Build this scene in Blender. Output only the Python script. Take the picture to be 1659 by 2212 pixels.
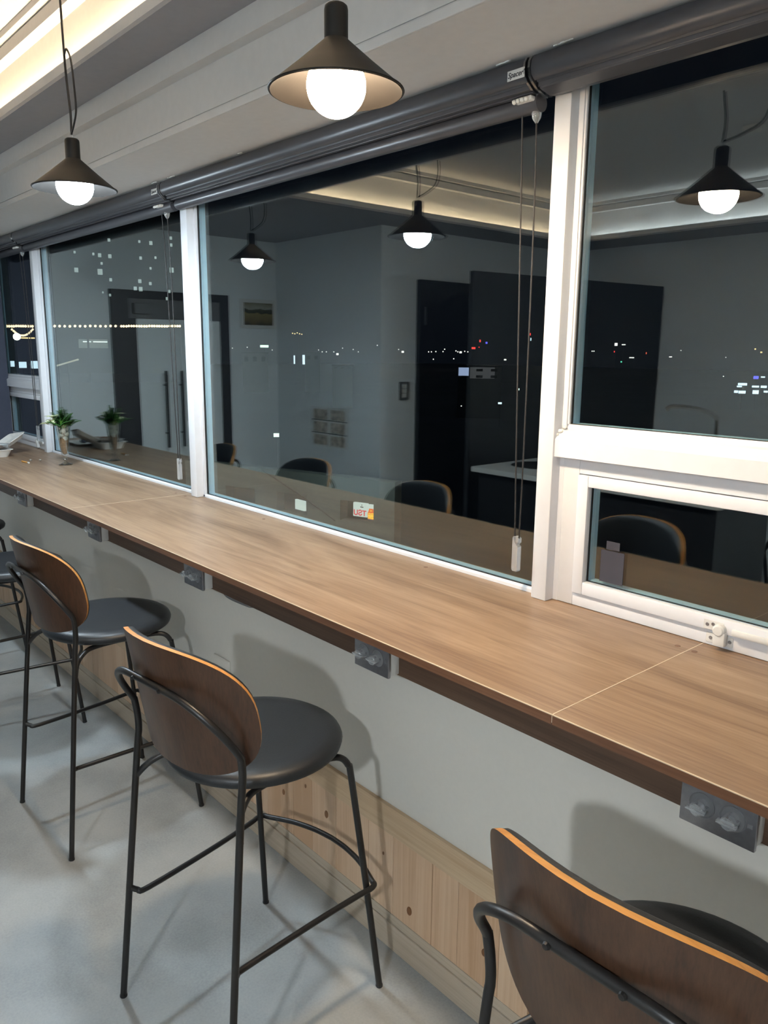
import bpy, bmesh, math, random
from mathutils import Vector, Matrix
random.seed(7)
for o in list(bpy.data.objects): bpy.data.objects.remove(o)
S = bpy.context.scene
COL = S.collection

# ---------------------------------------------------------------- camera
cam = bpy.data.cameras.new('camera'); co = bpy.data.objects.new('camera', cam); COL.objects.link(co)
YAW, PIT, ROL = math.radians(48.7909), math.radians(11.59814), math.radians(0.54388)
fw = Vector((-math.sin(YAW)*math.cos(PIT), math.cos(YAW)*math.cos(PIT), -math.sin(PIT)))
rt = Vector((math.cos(YAW), math.sin(YAW), 0)); up = rt.cross(fw)
r2 = rt*math.cos(ROL) + up*math.sin(ROL); u2 = up*math.cos(ROL) - rt*math.sin(ROL)
m = Matrix.Identity(4)
for i in range(3):
    m[i][0] = r2[i]; m[i][1] = u2[i]; m[i][2] = -fw[i]
m[2][3] = 1.6
co.matrix_world = m
cam.sensor_fit = 'HORIZONTAL'; cam.sensor_width = 36; cam.lens = 36*1696.17/1659
cam.clip_start = 0.02; cam.clip_end = 3000
S.camera = co

# ---------------------------------------------------------------- world and exposure
wd = bpy.data.worlds.new('night'); S.world = wd; wd.use_nodes = True
bg = wd.node_tree.nodes['Background']; bg.inputs[0].default_value = (0.10, 0.14, 0.24, 1); bg.inputs[1].default_value = 0.02
S.view_settings.view_transform = 'Standard'; S.view_settings.look = 'None'
S.view_settings.gamma = 1; S.view_settings.use_curve_mapping = False
S.view_settings.exposure = 0.2

# lamp powers (radiance of the bulbs and strips)
COOL = (0.74, 0.89, 1.0); WARM = (1.0, 0.77, 0.52)
E_COOL, E_WARM, E_BACK = 500, 480, 1100
E_STRIP_WARM, E_STRIP_COOL = 74, 66

# ---------------------------------------------------------------- node helpers
def mat(name):
    M = bpy.data.materials.new(name); M.use_nodes = True
    nt = M.node_tree; return M, nt, nt.nodes['Principled BSDF']
def setp(b, col=None, rough=None, metal=None, spec=None, coat=None):
    if col is not None: b.inputs['Base Color'].default_value = (*col, 1)
    if rough is not None: b.inputs['Roughness'].default_value = rough
    if metal is not None: b.inputs['Metallic'].default_value = metal
    if spec is not None: b.inputs['Specular IOR Level'].default_value = spec
    if coat is not None: b.inputs['Coat Weight'].default_value = coat
def N(nt, t, **kw):
    n = nt.nodes.new(t)
    for k, v in kw.items():
        if k in n.inputs: n.inputs[k].default_value = v
        else: setattr(n, k, v)
    return n
def L(nt, a, b): nt.links.new(a, b)
def ramp(nt, stops):
    r = nt.nodes.new('ShaderNodeValToRGB'); e = r.color_ramp.elements
    while len(e) < len(stops): e.new(0.5)
    for i, (p, c) in enumerate(stops): e[i].position = p; e[i].color = (*c, 1)
    return r
def coords(nt, scale=(1, 1, 1), kind='Object', loc=(0, 0, 0)):
    tc = nt.nodes.new('ShaderNodeTexCoord'); mp = nt.nodes.new('ShaderNodeMapping')
    mp.inputs['Scale'].default_value = scale; mp.inputs['Location'].default_value = loc
    L(nt, tc.outputs[kind], mp.inputs[0]); return mp
def bump(nt, b, height, strength=0.1, dist=0.002):
    bp = N(nt, 'ShaderNodeBump', Strength=strength, Distance=dist); L(nt, height, bp.inputs['Height']); L(nt, bp.outputs[0], b.inputs['Normal'])
def plain(name, col, rough=0.5, metal=0.0, spec=0.5, var=0.06, nscale=30, bmp=0.0, coat=None):
    M, nt, b = mat(name); setp(b, col, rough, metal, spec, coat)
    mp = coords(nt); no = N(nt, 'ShaderNodeTexNoise', Scale=nscale, Detail=3.0); L(nt, mp.outputs[0], no.inputs[0])
    r = ramp(nt, [(0.3, tuple(c*(1-var) for c in col)), (0.7, tuple(min(1, c*(1+var)) for c in col))])
    L(nt, no.outputs[0], r.inputs[0]); L(nt, r.outputs[0], b.inputs['Base Color'])
    if bmp: bump(nt, b, no.outputs[0], bmp)
    return M
def emit(name, col, power):
    M, nt, b = mat(name); nt.nodes.remove(b)
    e = N(nt, 'ShaderNodeEmission', Color=(*col, 1), Strength=power); L(nt, e.outputs[0], nt.nodes['Material Output'].inputs[0]); return M
def wood(name, c_dark, c_mid, c_light, axis='x', rough=0.4, fine=1.0, streak=1.0, coat=None, spec=0.5, rnd=0.0):
    M, nt, b = mat(name); setp(b, c_mid, rough, 0, spec, coat)
    sc = {'x': (1, 14, 14), 'z': (14, 14, 1), 'y': (14, 1, 14)}[axis]
    mp = coords(nt, tuple(s*fine for s in sc))
    w = N(nt, 'ShaderNodeTexNoise', Scale=1.2, Detail=6.0, Roughness=0.6, Distortion=0.7*streak); L(nt, mp.outputs[0], w.inputs[0])
    mp2 = coords(nt, tuple(s*fine*(7 if s > 1 else 1.5) for s in sc))
    f = N(nt, 'ShaderNodeTexNoise', Scale=1.6, Detail=4.0, Roughness=0.7); L(nt, mp2.outputs[0], f.inputs[0])
    mx = N(nt, 'ShaderNodeMath', operation='MULTIPLY_ADD'); L(nt, f.outputs[0], mx.inputs[0]); mx.inputs[1].default_value = 0.45
    sub = N(nt, 'ShaderNodeMath', operation='MULTIPLY'); L(nt, w.outputs[0], sub.inputs[0]); sub.inputs[1].default_value = 0.55
    L(nt, sub.outputs[0], mx.inputs[2])
    val = mx.outputs[0]
    if rnd:
        oi = nt.nodes.new('ShaderNodeObjectInfo'); a = N(nt, 'ShaderNodeMath', operation='MULTIPLY_ADD')
        L(nt, oi.outputs['Random'], a.inputs[0]); a.inputs[1].default_value = rnd
        s2 = N(nt, 'ShaderNodeMath', operation='SUBTRACT'); L(nt, val, s2.inputs[0]); s2.inputs[1].default_value = rnd/2
        L(nt, s2.outputs[0], a.inputs[2]); val = a.outputs[0]
    r = ramp(nt, [(0.36, c_dark), (0.5, c_mid), (0.66, c_light)])
    L(nt, val, r.inputs[0]); L(nt, r.outputs[0], b.inputs['Base Color'])
    bump(nt, b, mx.outputs[0], 0.08, 0.001)
    return M

MT = {}
MT['wall'] = plain('wall_paint', (0.68, 0.65, 0.59), 0.75, var=0.012, nscale=90, bmp=0.03)
MT['wall_grey'] = plain('wall_paint_cool', (0.78, 0.82, 0.83), 0.75, var=0.012, nscale=60, bmp=0.05)
MT['navy'] = plain('navy_paint', (0.050, 0.060, 0.095), 0.7, var=0.05)
MT['ceil'] = plain('ceiling_paint', (0.70, 0.68, 0.66), 0.8, var=0.02, nscale=40, bmp=0.03)
MT['pvc'] = plain('white_window_frame', (0.75, 0.76, 0.79), 0.32, var=0.015)
MT['gasket'] = plain('black_rubber', (0.02, 0.02, 0.022), 0.6)
MT['alu'] = plain('spacer_aluminium', (0.50, 0.76, 1.0), 0.5, 0.0, var=0.05)
MT['black'] = plain('black_powder_coat', (0.011, 0.010, 0.010), 0.38, var=0.1, nscale=200)
MT['leather'] = plain('black_leatherette', (0.014, 0.016, 0.019), 0.42, var=0.15, nscale=260, bmp=0.12)
MT['blind'] = plain('charcoal_blind_metal', (0.055, 0.055, 0.063), 0.34, var=0.04)
MT['steel'] = plain('brushed_steel', (0.36, 0.36, 0.38), 0.38, 0.85, var=0.08, nscale=90)
MT['white_plastic'] = plain('white_plastic', (0.72, 0.71, 0.68), 0.4, var=0.02)
MT['grey_plastic'] = plain('grey_plastic', (0.16, 0.16, 0.165), 0.45, var=0.04)
MT['shade'] = plain('pendant_shade', (0.010, 0.010, 0.010), 0.5, spec=0.3, var=0.08)
MT['lining'] = plain('pendant_lining', (0.0024, 0.0021, 0.0019), 0.6, spec=0.03, var=0.1)
MT['cord'] = plain('black_cord', (0.02, 0.018, 0.018), 0.6)
MT['walnut'] = wood('walnut_veneer', (0.034, 0.016, 0.009), (0.064, 0.030, 0.016), (0.092, 0.045, 0.024), 'z', 0.36, 1.3, 0.5)
MT['ply'] = wood('ply_edge', (0.34, 0.15, 0.035), (0.52, 0.24, 0.06), (0.62, 0.31, 0.09), 'x', 0.4)
def counter_mat():
    M, nt, b = mat('counter_laminate'); setp(b, (0.3, 0.2, 0.13), 0.40, 0, 0.5)
    mp = coords(nt, (0.75, 7.5, 7.5)); w = N(nt, 'ShaderNodeTexNoise', Scale=1.6, Detail=7.0, Roughness=0.62, Distortion=1.5); L(nt, mp.outputs[0], w.inputs[0])
    mp2 = coords(nt, (2.2, 95, 95)); f = N(nt, 'ShaderNodeTexNoise', Scale=1.4, Detail=4.0, Roughness=0.7, Distortion=0.3); L(nt, mp2.outputs[0], f.inputs[0])
    mp3 = coords(nt, (1.6, 26, 26), loc=(3, 1, 0)); k = N(nt, 'ShaderNodeTexNoise', Scale=1.3, Detail=3.0, Roughness=0.6, Distortion=1.0); L(nt, mp3.outputs[0], k.inputs[0])
    kr = ramp(nt, [(0.60, (0, 0, 0)), (0.74, (1, 1, 1))]); L(nt, k.outputs[0], kr.inputs[0])
    a = N(nt, 'ShaderNodeMath', operation='MULTIPLY'); L(nt, w.outputs[0], a.inputs[0]); a.inputs[1].default_value = 0.68
    c = N(nt, 'ShaderNodeMath', operation='MULTIPLY_ADD'); L(nt, f.outputs[0], c.inputs[0]); c.inputs[1].default_value = 0.32; L(nt, a.outputs[0], c.inputs[2])
    r = ramp(nt, [(0.33, (0.160, 0.094, 0.056)), (0.47, (0.270, 0.174, 0.107)), (0.56, (0.328, 0.219, 0.139)), (0.68, (0.395, 0.276, 0.180))]); L(nt, c.outputs[0], r.inputs[0])
    mx = N(nt, 'ShaderNodeMix', data_type='RGBA'); sc = N(nt, 'ShaderNodeMath', operation='MULTIPLY'); L(nt, kr.outputs[0], sc.inputs[0]); sc.inputs[1].default_value = 0.55
    L(nt, sc.outputs[0], mx.inputs[0]); L(nt, r.outputs[0], mx.inputs[6]); mx.inputs[7].default_value = (0.165, 0.100, 0.060, 1)
    L(nt, mx.outputs[2], b.inputs['Base Color']); bump(nt, b, c.outputs[0], 0.05, 0.001); return M
MT['counter'] = counter_mat()
MT['counter_edge'] = wood('counter_edge_band', (0.10, 0.043, 0.022), (0.16, 0.075, 0.040), (0.20, 0.10, 0.055), 'x', 0.4)
MT['scrap'] = plain('crumpled_scrap', (0.42, 0.38, 0.32), 0.6)
MT['seam'] = plain('pale_seam', (0.72, 0.60, 0.44), 0.5)
MT['apron'] = wood('apron_dark_wood', (0.055, 0.030, 0.018), (0.095, 0.052, 0.031), (0.13, 0.075, 0.045), 'x', 0.5)
MT['pine_v'] = wood('pine_vertical', (0.51, 0.32, 0.19), (0.61, 0.41, 0.265), (0.68, 0.49, 0.335), 'z', 0.5, 0.9, 1.2, rnd=0.25)
MT['pine_h'] = wood('pine_horizontal', (0.48, 0.33, 0.20), (0.57, 0.42, 0.27), (0.63, 0.49, 0.33), 'x', 0.5, 0.9)
MT['pine_kick'] = wood('pine_kickboard', (0.40, 0.32, 0.24), (0.47, 0.39, 0.30), (0.52, 0.44, 0.35), 'x', 0.55, 0.9)
MT['knot'] = plain('pine_knot', (0.20, 0.085, 0.03), 0.5, var=0.3)
MT['dark_door'] = plain('charcoal_door', (0.014, 0.015, 0.018), 0.4)
MT['dark_metal'] = plain('dark_door_metal', (0.03, 0.03, 0.036), 0.4)
MT['chrome'] = plain('chrome', (0.7, 0.7, 0.7), 0.12, 1.0, var=0.02)
MT['stone'] = plain('white_worktop', (0.62, 0.62, 0.60), 0.3, var=0.05)
MT['paper'] = plain('paper', (0.70, 0.70, 0.68), 0.7)
MT['foam'] = plain('foam_white', (0.72, 0.70, 0.66), 0.6)
MT['food'] = plain('brown_food', (0.22, 0.12, 0.07), 0.5, var=0.4, nscale=60)
MT['leaf'] = plain('fern_green', (0.040, 0.125, 0.026), 0.5, var=0.5, nscale=50)
MT['leaf_pale'] = plain('variegated_leaf', (0.62, 0.66, 0.42), 0.5, var=0.25, nscale=80)
MT['leaf_bright'] = plain('blade_leaf', (0.13, 0.36, 0.05), 0.45, var=0.3, nscale=60)
MT['soil'] = plain('orange_soil', (0.30, 0.15, 0.06), 0.8, var=0.35, nscale=160)
MT['pebble'] = plain('white_pebble', (0.66, 0.62, 0.55), 0.5)
MT['orange'] = plain('orange_paper', (0.62, 0.30, 0.07), 0.6)
MT['concrete_out'] = plain('parapet_render', (0.10, 0.105, 0.095), 0.9)
MT['night_wall'] = plain('night_facade', (0.05, 0.055, 0.06), 0.9)
MT['night_pale'] = plain('pale_facade', (0.12, 0.125, 0.13), 0.9)
MT['soffit'] = plain('soffit_grey', (0.36, 0.36, 0.38), 0.8, var=0.03)  # soffit ring set to a darker grey than the other ceiling parts
MT['ground'] = plain('night_ground', (0.20, 0.21, 0.23), 0.95, nscale=0.05)
MT['residue'] = plain('sticker_residue', (0.045, 0.045, 0.06), 0.7)

def floor_mat():
    M, nt, b = mat('polished_concrete'); setp(b, (0.4, 0.4, 0.4), 0.42, 0, 0.4)
    mp = coords(nt); n1 = N(nt, 'ShaderNodeTexNoise', Scale=2.2, Detail=5.0, Roughness=0.6); L(nt, mp.outputs[0], n1.inputs[0])
    n2 = N(nt, 'ShaderNodeTexNoise', Scale=160.0, Detail=2.0); L(nt, mp.outputs[0], n2.inputs[0])
    ad = N(nt, 'ShaderNodeMath', operation='MULTIPLY_ADD'); L(nt, n2.outputs[0], ad.inputs[0]); ad.inputs[1].default_value = 0.25; L(nt, n1.outputs[0], ad.inputs[2])
    r = ramp(nt, [(0.45, (0.265, 0.28, 0.28)), (0.62, (0.345, 0.36, 0.358)), (0.8, (0.41, 0.422, 0.412))])
    L(nt, ad.outputs[0], r.inputs[0]); L(nt, r.outputs[0], b.inputs['Base Color']); bump(nt, b, n2.outputs[0], 0.06, 0.001); return M
MT['floor'] = floor_mat()

def pane_mat():
    # double glazing at night: mirror share follows the angle of the surface to the ray (Schlick), the rest goes straight through
    M, nt, b = mat('window_glass'); nt.nodes.remove(b)
    g = nt.nodes.new('ShaderNodeNewGeometry'); d = N(nt, 'ShaderNodeVectorMath', operation='DOT_PRODUCT')
    L(nt, g.outputs['Incoming'], d.inputs[0]); L(nt, g.outputs['Normal'], d.inputs[1])
    a = N(nt, 'ShaderNodeMath', operation='ABSOLUTE'); L(nt, d.outputs['Value'], a.inputs[0])
    s = N(nt, 'ShaderNodeMath', operation='SUBTRACT'); s.inputs[0].default_value = 1; L(nt, a.outputs[0], s.inputs[1])
    p = N(nt, 'ShaderNodeMath', operation='POWER'); L(nt, s.outputs[0], p.inputs[0]); p.inputs[1].default_value = 5
    q = N(nt, 'ShaderNodeMath', operation='MULTIPLY_ADD'); L(nt, p.outputs[0], q.inputs[0]); q.inputs[1].default_value = 0.875; q.inputs[2].default_value = 0.125
    t = N(nt, 'ShaderNodeBsdfTransparent', Color=(0.93, 0.97, 0.95, 1)); gl = N(nt, 'ShaderNodeBsdfGlossy', Color=(0.93, 0.98, 1.0, 1), Roughness=0.0)
    mx = nt.nodes.new('ShaderNodeMixShader'); L(nt, q.outputs[0], mx.inputs[0]); L(nt, t.outputs[0], mx.inputs[1]); L(nt, gl.outputs[0], mx.inputs[2])
    L(nt, mx.outputs[0], nt.nodes['Material Output'].inputs[0]); return M
MT['glass'] = pane_mat()
def clear_mat(name, col=(0.95, 0.97, 0.98), f0=0.12, rough=0.05):
    M, nt, b = mat(name); nt.nodes.remove(b)
    lw = N(nt, 'ShaderNodeLayerWeight', Blend=0.35)
    q = N(nt, 'ShaderNodeMath', operation='MULTIPLY_ADD'); L(nt, lw.outputs['Facing'], q.inputs[0]); q.inputs[1].default_value = 0.55; q.inputs[2].default_value = f0
    t = N(nt, 'ShaderNodeBsdfTransparent', Color=(*col, 1)); gl = N(nt, 'ShaderNodeBsdfGlossy', Color=(1, 1, 1, 1), Roughness=rough)
    mx = nt.nodes.new('ShaderNodeMixShader'); L(nt, q.outputs[0], mx.inputs[0]); L(nt, t.outputs[0], mx.inputs[1]); L(nt, gl.outputs[0], mx.inputs[2])
    L(nt, mx.outputs[0], nt.nodes['Material Output'].inputs[0]); return M
MT['clear'] = clear_mat('clear_plastic', (0.86, 0.87, 0.88), 0.14, 0.12)
def acrylic_mat():
    M, nt, b = mat('clear_acrylic'); nt.nodes.remove(b)
    lw = N(nt, 'ShaderNodeLayerWeight', Blend=0.4)
    q = N(nt, 'ShaderNodeMath', operation='MULTIPLY_ADD'); L(nt, lw.outputs['Facing'], q.inputs[0]); q.inputs[1].default_value = 0.5; q.inputs[2].default_value = 0.30
    t = N(nt, 'ShaderNodeBsdfTransparent', Color=(0.92, 0.94, 0.95, 1)); gl = N(nt, 'ShaderNodeBsdfGlossy', Color=(1, 1, 1, 1), Roughness=0.08); df = N(nt, 'ShaderNodeBsdfDiffuse', Color=(0.85, 0.87, 0.88, 1))
    m1 = N(nt, 'ShaderNodeMixShader', Fac=0.5); L(nt, gl.outputs[0], m1.inputs[1]); L(nt, df.outputs[0], m1.inputs[2])  # white diffuse share stands in for bright highlights on the acrylic edges
    mx = nt.nodes.new('ShaderNodeMixShader'); L(nt, q.outputs[0], mx.inputs[0]); L(nt, t.outputs[0], mx.inputs[1]); L(nt, m1.outputs[0], mx.inputs[2])
    L(nt, mx.outputs[0], nt.nodes['Material Output'].inputs[0]); return M
MT['crystal'] = acrylic_mat()
MT['vase'] = clear_mat('vase_glass', (0.9, 0.93, 0.92), 0.12, 0.03)
MT['led_warm'] = emit('led_warm', (1.0, 0.76, 0.47), E_STRIP_WARM)
MT['led_cool'] = emit('led_cool', (0.88, 0.97, 1.0), E_STRIP_COOL)
MT['bulb_cool'] = emit('bulb_cool', COOL, E_COOL)
MT['bulb_warm'] = emit('bulb_warm', WARM, E_WARM)
MT['bulb_back'] = emit('bulb_back', (0.84, 0.93, 1.0), E_BACK)

# ---------------------------------------------------------------- geometry helpers
def box(bm, x0, x1, y0, y1, z0, z1, bevel=0.0, seg=2):
    v = [bm.verts.new((x, y, z)) for x in (x0, x1) for y in (y0, y1) for z in (z0, z1)]
    F = [bm.faces.new([v[i] for i in q]) for q in ((0, 1, 3, 2), (4, 6, 7, 5), (0, 4, 5, 1), (2, 3, 7, 6), (0, 2, 6, 4), (1, 5, 7, 3))]
    if bevel:
        es = list({e for f in F for e in f.edges})
        bmesh.ops.bevel(bm, geom=es, offset=bevel, segments=seg, affect='EDGES', profile=0.5)
    return v
def prism_x(bm, poly, x0, x1):      # polygon in (y, z) extruded along x
    a = [bm.verts.new((x0, y, z)) for y, z in poly]; b = [bm.verts.new((x1, y, z)) for y, z in poly]
    n = len(poly); bm.faces.new(a[::-1]); bm.faces.new(b)
    for i in range(n): bm.faces.new((a[i], a[(i+1) % n], b[(i+1) % n], b[i]))
def lathe(bm, prof, n=32, c=(0, 0, 0), closed=False):
    rings = []
    for r, z in prof:
        if r < 1e-6: rings.append([bm.verts.new((c[0], c[1], c[2]+z))])
        else: rings.append([bm.verts.new((c[0]+r*math.cos(2*math.pi*i/n), c[1]+r*math.sin(2*math.pi*i/n), c[2]+z)) for i in range(n)])
    pairs = list(zip(rings, rings[1:])) + ([(rings[-1], rings[0])] if closed else [])
    for a, b in pairs:
        if len(a) == 1 and len(b) == 1: continue
        for i in range(n):
            j = (i+1) % n
            if len(a) == 1: bm.faces.new((a[0], b[j], b[i]))
            elif len(b) == 1: bm.faces.new((a[i], a[j], b[0]))
            else: bm.faces.new((a[i], a[j], b[j], b[i]))
def smooth_path(pts, k=6):
    P = [Vector(p) for p in pts]
    if len(P) < 3: return P
    out = []
    for i in range(len(P)-1):
        p0, p1, p2, p3 = P[max(i-1, 0)], P[i], P[i+1], P[min(i+2, len(P)-1)]
        for j in range(k):
            t = j/k
            out.append(0.5*((2*p1) + (p2-p0)*t + (2*p0-5*p1+4*p2-p3)*t*t + (3*p1-p0-3*p2+p3)*t**3))
    out.append(P[-1]); return out
def tube(bm, pts, r, n=10, closed=False, cap=True):
    P = [Vector(p) for p in pts]; m_ = len(P)
    T = []
    for i in range(m_):
        a = P[(i-1) % m_] if (closed or i > 0) else P[i]; b = P[(i+1) % m_] if (closed or i < m_-1) else P[i]
        T.append((b-a).normalized())
    ref = Vector((0, 0, 1)) if abs(T[0].z) < 0.9 else Vector((1, 0, 0))
    u = T[0].cross(ref).normalized(); rings = []
    for i in range(m_):
        u = (u - T[i]*u.dot(T[i])).normalized(); w = T[i].cross(u)
        rr = r[i] if isinstance(r, (list, tuple)) else r
        rings.append([bm.verts.new(P[i] + u*rr*math.cos(2*math.pi*k/n) + w*rr*math.sin(2*math.pi*k/n)) for k in range(n)])
    for i in range(m_ if closed else m_-1):
        a, b = rings[i], rings[(i+1) % m_]
        for k in range(n): bm.faces.new((a[k], a[(k+1) % n], b[(k+1) % n], b[k]))
    if cap and not closed: bm.faces.new(rings[0][::-1]); bm.faces.new(rings[-1])
def obj(name, bm, material, parent=None, smooth=None, at=None, rotz=0, **props):
    bmesh.ops.recalc_face_normals(bm, faces=bm.faces[:])
    me = bpy.data.meshes.new(name); bm.to_mesh(me); bm.free()
    me.materials.append(MT[material] if isinstance(material, str) else material)
    if smooth is not None:
        for p in me.polygons: p.use_smooth = True
        if smooth < 180: me.set_sharp_from_angle(angle=math.radians(smooth))
    o = bpy.data.objects.new(name, me); COL.objects.link(o)
    if parent: o.parent = parent
    if at is not None: o.location = at
    if rotz: o.rotation_euler[2] = rotz
    for k, v in props.items(): o[k] = v
    return o
def B(): return bmesh.new()
def bx(name, dims, material, parent=None, bevel=0.0, **props):
    bm = B(); box(bm, *dims, bevel=bevel); return obj(name, bm, material, parent, **props)
def empty(name, loc, label, cat, group=None, rotz=0, kind=None):
    o = bpy.data.objects.new(name, None); COL.objects.link(o); o.location = loc; o.rotation_euler[2] = rotz
    o.empty_display_size = 0.1
    o['label'] = label
    if cat: o['category'] = cat
    if group: o['group'] = group
    if kind: o['kind'] = kind
    return o
def tag(o, label, cat=None, group=None, kind=None):
    o['label'] = label
    if cat: o['category'] = cat
    if group: o['group'] = group
    if kind: o['kind'] = kind
    return o
def copy_tree(o, parent=None):
    c = o.copy(); COL.objects.link(c)
    if parent: c.parent = parent
    for ch in list(o.children): copy_tree(ch, c)
    return c
def text_mesh(name, s, size, material, parent, loc, rot, depth=0.0006, shear=0.0, align='CENTER', bold=0.0):
    cu = bpy.data.curves.new(name, 'FONT'); cu.body = s; cu.size = size; cu.extrude = depth; cu.shear = shear
    cu.align_x = align; cu.align_y = 'CENTER'; cu.offset = bold
    t = bpy.data.objects.new(name, cu); COL.objects.link(t)
    me = bpy.data.meshes.new_from_object(t.evaluated_get(bpy.context.evaluated_depsgraph_get()))
    bpy.data.objects.remove(t); bpy.data.curves.remove(cu)
    me.materials.clear(); me.materials.append(MT[material])
    o = bpy.data.objects.new(name, me); COL.objects.link(o); o.parent = parent; o.location = loc; o.rotation_euler = rot
    return o
# ================================================================ STRUCTURE
XL, XR = -5.29, 2.6          # end wall, far right wall
YW = 1.193                   # face of the wall under the counter
FZ = 0.088                   # floor level
YB, YB2, XB = -0.45, -2.48, -4.05
ZC = 1.013                   # counter top
ZS, ZL = 2.40, 2.205         # soffit, low soffit by the window
def struct(name, dims, material, label, **k):
    return tag(bx(name, dims, material, **k), label, kind='structure')
struct('floor', (XL-0.2, XR+0.2, YB2-0.2, 1.62, -0.12, FZ), 'floor', 'grey polished concrete floor under the bar stools')
struct('wall_window', (XL-0.2, XR+0.2, YW, 1.62, 0.0, 0.9945), 'wall', 'cream painted wall below the wooden window counter')
struct('wall_window_head', (XL-0.2, XR+0.2, 1.46, 1.62, 2.225, 2.8), 'wall', 'painted wall strip above the windows behind the blinds')
struct('wall_left', (XL-0.2, XL, YB2-0.2, 1.50, 0.0, 2.8), 'wall_grey', 'pale grey end wall with the glass door and landscape picture')
struct('wall_left_pilaster', (XL, XL+0.010, 1.25, 1.499, ZC+0.001, 2.2), 'navy', 'narrow dark navy strip of end wall beside the last window')
struct('wall_back_left', (XL, XB, YB2-0.2, YB, 0.0, 2.8), 'wall_grey', 'pale grey wall block opposite the counter with a menu sheet')
struct('wall_back', (XB, XR, YB2-0.2, YB2, 0.0, 2.8), 'wall_grey', 'back wall of the room behind the camera')
struct('wall_right', (XR, XR+0.2, YB2-0.2, 1.62, 0.0, 2.8), 'wall', 'right end wall of the room out of view')

# ceiling: soffit ring, tray with led cove, low soffit at the window
TX0, TX1, TY0, TY1, ZT = -3.70, 2.2, -2.06, 0.963, 2.67
ce = empty('ceiling', (0, 0, 0), 'white stepped ceiling with a lit tray and cove lip', None, kind='structure')
def ring(name, x0, x1, y0, y1, ox, z0, z1, material='ceil'):
    bm = B(); X0, X1, Y0, Y1 = x0-ox[0], x1+ox[1], y0-ox[2], y1+ox[3]
    box(bm, X0, x0, Y0, Y1, z0, z1); box(bm, x1, X1, Y0, Y1, z0, z1); box(bm, x0, x1, Y0, y0, z0, z1); box(bm, x0, x1, y1, Y1, z0, z1)
    return obj(name, bm, material, ce)
ring('soffit', TX0, TX1, TY0, TY1, (TX0-XL, XR-TX1, TY0-YB2, 1.11-TY1), ZS, ZS+0.012, 'soffit')
ring('cove_lip', TX0, TX1, TY0, TY1, (0.012,)*4, ZS+0.012, ZS+0.040)
SB = 0.060                                   # tray walls stand back behind the lip
ring('tray_wall', TX0-SB, TX1+SB, TY0-SB, TY1+SB, (0.03,)*4, ZS+0.012, ZT+0.03)
ring('cornice_lower', TX0-SB+0.04, TX1+SB-0.04, TY0-SB+0.04, TY1+SB-0.04, (0.04,)*4, 2.607, 2.645)
ring('cornice_upper', TX0-SB+0.062, TX1+SB-0.062, TY0-SB+0.062, TY1+SB-0.062, (0.03,)*4, 2.650, ZT)
bx('tray_top', (TX0-SB, TX1+SB, TY0-SB, TY1+SB, ZT, ZT+0.03), 'ceil', ce)
bm = B()   # beam between the soffit and the window: step and curtain box in one profile
prism_x(bm, [(1.11, 2.5), (1.11, 2.340), (1.144, 2.340), (1.144, ZL), (1.47, ZL), (1.47, 2.5)], XL, XR); obj('window_beam', bm, 'ceil', ce)
bm = B(); box(bm, XL, XR, 1.139, 1.144, ZL, ZL+0.020, bevel=0.001); box(bm, XL, XR, 1.141, 1.144, ZL+0.024, ZL+0.036); obj('beam_bead', bm, 'ceil', ce)
def led(name, dims, m_): bx(name, dims, m_, ce)
led('led_strip', (TX0+0.1, TX1-0.1, TY1+0.022, TY1+0.034, ZS+0.0125, ZS+0.020), 'led_warm')
led('led_strip', (TX0-0.034, TX0-0.022, TY0+0.1, TY1-0.1, ZS+0.0125, ZS+0.020), 'led_warm')
led('led_strip', (TX0+0.1, TX1-0.1, TY0-0.034, TY0-0.022, ZS+0.0125, ZS+0.020), 'led_cool')
led('led_strip', (TX1+0.022, TX1+0.034, TY0+0.1, TY1-0.1, ZS+0.0125, ZS+0.020), 'led_cool')
rc = random.Random(11)
for x0_, n_ in ((-1.235, 4), (-1.085, 5), (-2.925, 4), (-2.79, 5), (-2.30, 2)):     # flakes of filler along the blind's top edge
    bm = B()
    for k in range(n_): bmesh.ops.create_icosphere(bm, subdivisions=1, radius=0.004+0.002*rc.random(), matrix=Matrix.Translation((x0_+0.010*k+0.003*rc.random(), 1.392+0.003*rc.random(), ZL-0.001)) @ Matrix.Diagonal((1.5, 0.7, 0.5, 1)))
    obj('filler_flake', bm, 'white_plastic', ce, smooth=30)
bm = B(); lathe(bm, [(0, -0.03), (0.03, -0.03), (0.035, -0.012), (0.055, -0.012), (0.055, 0.0), (0, 0)], 24)
tag(obj('smoke_detector', bm, 'white_plastic', at=(-1.9, -0.95, ZT), smooth=40), 'white round detector fixed to the tray ceiling', 'detector')

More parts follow.
